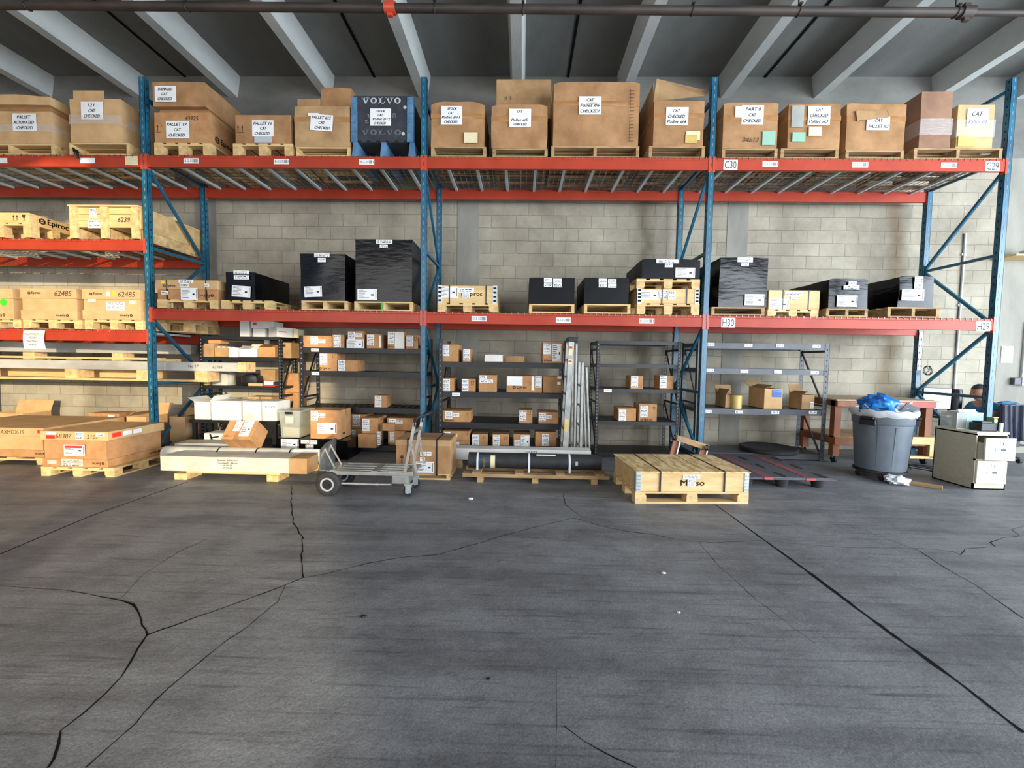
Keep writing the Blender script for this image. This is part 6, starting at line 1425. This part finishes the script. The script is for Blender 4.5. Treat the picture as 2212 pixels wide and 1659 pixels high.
# body: pelvis, spine, neck; arms to the desk; legs under the desk
P_=[(.10,0,.42),(.09,0,.55),(.04,0,.70),(0,0,.80),(-.04,0,.88),(-.06,0,.93),
    (.02,-.17,.79),(-.10,-.20,.66),(-.30,-.12,.67),(-.38,-.09,.66),
    (.02,.17,.79),(-.10,.20,.66),(-.30,.12,.67),(-.38,.09,.66),
    (.06,-.10,.42),(-.34,-.12,.44),(-.30,-.12,.08),(-.40,-.12,.05),
    (.06,.10,.42),(-.34,.12,.44),(-.30,.12,.08),(-.40,.12,.05)]
E_=[(0,1),(1,2),(2,3),(3,4),(4,5),(3,6),(6,7),(7,8),(8,9),(3,10),(10,11),(11,12),(12,13),(0,14),(14,15),(15,16),(16,17),(0,18),(18,19),(19,20),(20,21)]
Rr=[.13,.13,.14,.13,.06,.055,.065,.045,.032,.028,.065,.045,.032,.028,.09,.065,.045,.04,.09,.065,.045,.04]
body=skin('body',P_,E_,Rr,'skin',pt)
shirt=skin('shirt',P_[:4]+[(-.02,0,.86)]+[P_[6],(-.07,-.195,.69),P_[10],(-.07,.195,.69)],[(0,1),(1,2),(2,3),(3,4),(3,5),(5,6),(3,7),(7,8)],[.142,.145,.155,.145,.075,.078,.062,.078,.062],'shirt',pt)
tr=skin('trousers',[P_[0],P_[14],P_[15],P_[16],P_[18],P_[19],P_[20]],[(0,1),(1,2),(2,3),(0,4),(4,5),(5,6)],[.15,.10,.08,.06,.10,.08,.06],'navy',pt)
hz=1.0
mb=MB(); V=[];F=[];n=20
for i in range(n+1):
    th=math.pi*i/n
    for k in range(2*n):
        ph=math.pi*k/n; d=Vector((math.sin(th)*math.cos(ph),math.sin(th)*math.sin(ph),math.cos(th)))
        x,y,z=d.x*.098,d.y*.075,d.z*.118
        if d.z<0: x*=1-.25*(-d.z); y*=1-.3*(-d.z)
        if d.x<0:
            g_=math.exp(-((z+.015)**2)/.0006-(y**2)/.0003); x-=.026*g_     # nose
            g_=math.exp(-((z+.058)**2)/.0002-(y**2)/.0008); x-=.008*g_     # mouth
            g_=math.exp(-((z+.098)**2)/.0004-(y**2)/.0008); x-=.014*g_     # chin
            for s_ in (-1,1):
                g_=math.exp(-((z-.012)**2)/.0002-((y-s_*.03)**2)/.0002); x+=.009*g_
        V.append((x,y,z))
for i in range(n):
    for k in range(2*n): F.append((i*2*n+k,(i+1)*2*n+k,(i+1)*2*n+(k+1)%(2*n),i*2*n+(k+1)%(2*n)))
mb.add(V,F,0,True)
hd=mb.build('head','skin',pt,loc=(-.085,0,hz),rot=(0,math.radians(-8),math.radians(-12)))
mb=MB()
for s_ in (-1,1): blob(mb,(.01,s_*.076,-.01),(.02,.008,.03),s_+5,n=8,amp=.1)
mb.build('ear','skin',hd)
mb=MB(); [blob(mb,(-.083,s_*.03,.012),(.007,.009,.005),9,n=6,amp=0) for s_ in (-1,1)]; mb.build('eye','hair',hd)
mb=MB(); V2=[];keep=[]
for (x,y,z) in V:
    V2.append((x*1.07+.006,y*1.09,z*1.06+.006))
F2=[f_ for f_ in F if all((V[i][2]>.045-1.0*min(0,0) and V[i][0]<0) or (V[i][0]>=0 and V[i][2]>-.05+0*V[i][0]) or V[i][2]>.05 for i in f_)]
mb.add(V2,F2,0,True); mb.build('hair','hair',hd)
for s_ in (-1,1):
    hnd=[(0,0,0),(-.05,0,0)]; ed=[(0,1)]; rd=[.024,.026]
    for q,(fy,fl_) in enumerate(((-.026,.062),(-.009,.072),(.009,.07),(.026,.055))):
        a=len(hnd); hnd+=[(-.07,fy,.002),(-.07-fl_*.55,fy*1.15,-.004),(-.07-fl_,fy*1.2,-.02)]; ed+=[(1,a),(a,a+1),(a+1,a+2)]; rd+=[.0095,.0085,.0075]
    a=len(hnd); hnd+=[(-.02,-s_*-.03,.0),(-.05,-s_*-.052,-.008)]; ed+=[(0,a),(a,a+1)]; rd+=[.011,.009]
    h=skin('hand',hnd,ed,rd,'skin',pt,1); h.location=(-.385,s_*.09,.665)
# office chair with navy cloth
t=thing('office_chair','office chair with a pleated navy cloth draped over its back, right of the last frame','chair',(12.06,.62,0))
mb=MB(); mb.box(-.24,.22,-.14,.36,.26,.285); mb.build('seat','dark',t,bevel=.01)
mb=MB(); nn=44
Vt=[]
for k in range(nn+1):
    u_=k/nn; x_=-.22+.62*u_; y_=-.20-.018*math.sin(u_*46)-.01*math.sin(u_*17)
    for j in range(9): 
        q=j/8; Vt.append((x_+.02*math.sin(u_*9)*q,y_*(1+.12*q),.855-.50*q+.015*math.sin(u_*30)*(q>.9)))
mb.add(Vt,[(k*9+j,k*9+j+1,(k+1)*9+j+1,(k+1)*9+j) for k in range(nn) for j in range(8)],0,True)
nV=len(Vt); mb.add([(x,y+.03,z+(.0)) for x,y,z in Vt],[(k*9+j+1,k*9+j,(k+1)*9+j,(k+1)*9+j+1) for k in range(nn) for j in range(8)],0,True)
mb.box(-.22,.40,-.2,-.165,.845,.86)
mb.build('draped_cloth','navy',t,sharp=60)
mb=MB(); mb.box(-.20,.38,-.17,-.13,.5,.84); mb.box(.06,.12,-.15,-.12,.25,.5); mb.build('backrest','dark',t)
mb=MB(); mb.cyl((0,.1,.08),(0,.1,.26),.025,n=12); mb.build('column','steel',t)
for k in range(5):
    a=math.radians(-110+72*k); mb=MB(); ex,ey=.28*math.cos(a),.1+.28*math.sin(a); mb.bar((0,.1,.11),(ex,ey,.075),.04,.025); l_=mb.build('base_leg','dark',t)
    mb=MB(); mb.cyl((ex-.02,ey,.03),(ex+.02,ey,.03),.03,n=14); mb.build('caster_wheel','rubber',l_)
t=thing('teal_cloth','teal cloth bunched over the top of the navy-draped chair back','cloth',(11.93,.44,.862)); mb=MB(); blob(mb,(0,0,.02),(.13,.05,.022),4,n=10,amp=.4); mb.build('cloth_body','shirt',t)
# wall items
x,z=at(2073,700,WY); zt_=at(2087,505,WY)[1]
t=thing('conduit','thin grey electrical conduit running up the block wall beside the last frame','conduit',(12.07,WY-.02,.95)); mb=MB(); mb.cyl((0,0,0),(0.0,0,zt_-.95),.017,n=12); mb.build('conduit_pipe','galv',t)
for z in (.5,1.4,2.2):
    mb=MB(); mb.box(-.035,.035,-.004,.02,z,z+.03); mb.build('pipe_clip','galv',t)
x0,x1,z0,z1=rect((2163,748,2188,784),WY-.03); t=thing('wall_sign','white wall notice with two red outlined boxes on the concrete column','sign',((x0+x1)/2,WY-.032,z0)); W2=(x1-x0)/2; H=z1-z0
mb=MB(); mb.box(-W2,W2,0,.01,0,H); mb.build('sign_plate','white',t,bevel=.002)
mb=MB()
for za,zb_ in ((.80,.93),(.38,.47)):
    for (a,b,c,d) in ((-W2*.8,W2*.8,za,za+.012),(-W2*.8,W2*.8,zb_-.012,zb_),(-W2*.8,-W2*.8+.008,za,zb_),(W2*.8-.008,W2*.8,za,zb_)): mb.box(a,b,-.001,0,H*c,H*d)
mb.build('red_outline','red',t)
mb=MB(); mb.cyl((-W2*.55,-.001,H*.68),(-W2*.55,0,H*.68),.008,n=10); mb.build('printed_dot','ink',t)
x,z=at(2201,823,WY-.05); t=thing('electrical_box','grey electrical outlet box with white conduit rising from it at the right edge','electrical box',(x,WY-.09,z-.06))
mb=MB(); mb.box(-.11,.0,0,.07,0,.11); mb.build('box_body','grey',t,bevel=.006); mb=MB(); mb.box(.0,.12,-.01,.07,-.01,.12); [mb.box(.02+k*.03,.035+k*.03,-.014,-.01,.02,.09,1) for k in range(3)]; mb.build('outlet_plate',['white','dark'],t)
mb=MB(); mb.cyl((.05,.045,.12),(.06,.045,1.0),.015,n=10); mb.build('conduit_pipe','galv',t)
x0=at(2172,547,1.15)[0]; z=at(2190,547,1.0)[1]
t=thing('wall_shelf','narrow timber shelf on the wall at the right edge, high up','shelf',(x0,1.0,z-.03)); mb=MB(); mb.box(0,1.4,0,.33,0,.025); mb.build('shelf_board','pine',t); mb=MB(); mb.box(.2,1.3,.02,.3,.026,.036); mb.build('upper_board','ply',t)
t=thing('grey_bracket','small grey metal fitting lying on the high timber shelf at the right edge','fitting',(x0+.32,1.05,z+.008)); mb=MB(); mb.soft(.2,.12,.07,6,.01,.02,3,round_=.3); mb.build('fitting_body','steel',t)
x,z=at(1998,800,1.0); t=thing('cable_coil','small black cable coil hanging on the rear post of the last frame','cable',(x+.0,.985,z)); mb=MB()
mb.tube([(.055*math.cos(a*.35),-.01-.0012*a,.07*math.sin(a*.35)) for a in range(38)],.006,6); mb.tube([(.0,-.01,.06),(.03,-.02,0),(-.02,-.02,-.05)],.005,6); mb.build('cable','dark',t)
x,z=at(1993,740,1.0); t=thing('bright_face_sheet','white sheet added on the rear post of the last frame for its bright face','sleeve',(11.22,1.034,at(1990,800,1.04)[1])); H=at(1990,718,1.04)[1]-t.location.z
mb=MB(); mb.box(-.037,.020,-.0055,-.0022,0,H)  # added white sheet imitating the bright slotted face of the rear post
z_=.05
while z_<H-.05:
    for xx in (-.024,.006): mb.box(xx-.005,xx+.005,-.0065,-.0055,z_,z_+.035,1)
    z_+=.1016
mb.build('bright_sheet',['white2','slot'],t)
t=thing('floor_cables','tangle of grey cables on the floor between the workbench and the filing cabinet','cable',(10.6,.05,0)); mb=MB(); rn=random.Random(4)
for k in range(5):
    mb.tube([(-.3+.14*j+rn.uniform(-.05,.05),.25*math.sin(j*.9+k)+rn.uniform(-.04,.04),.012+.004*k) for j in range(8)],.006,5)
mb.build('cable','dark',t)
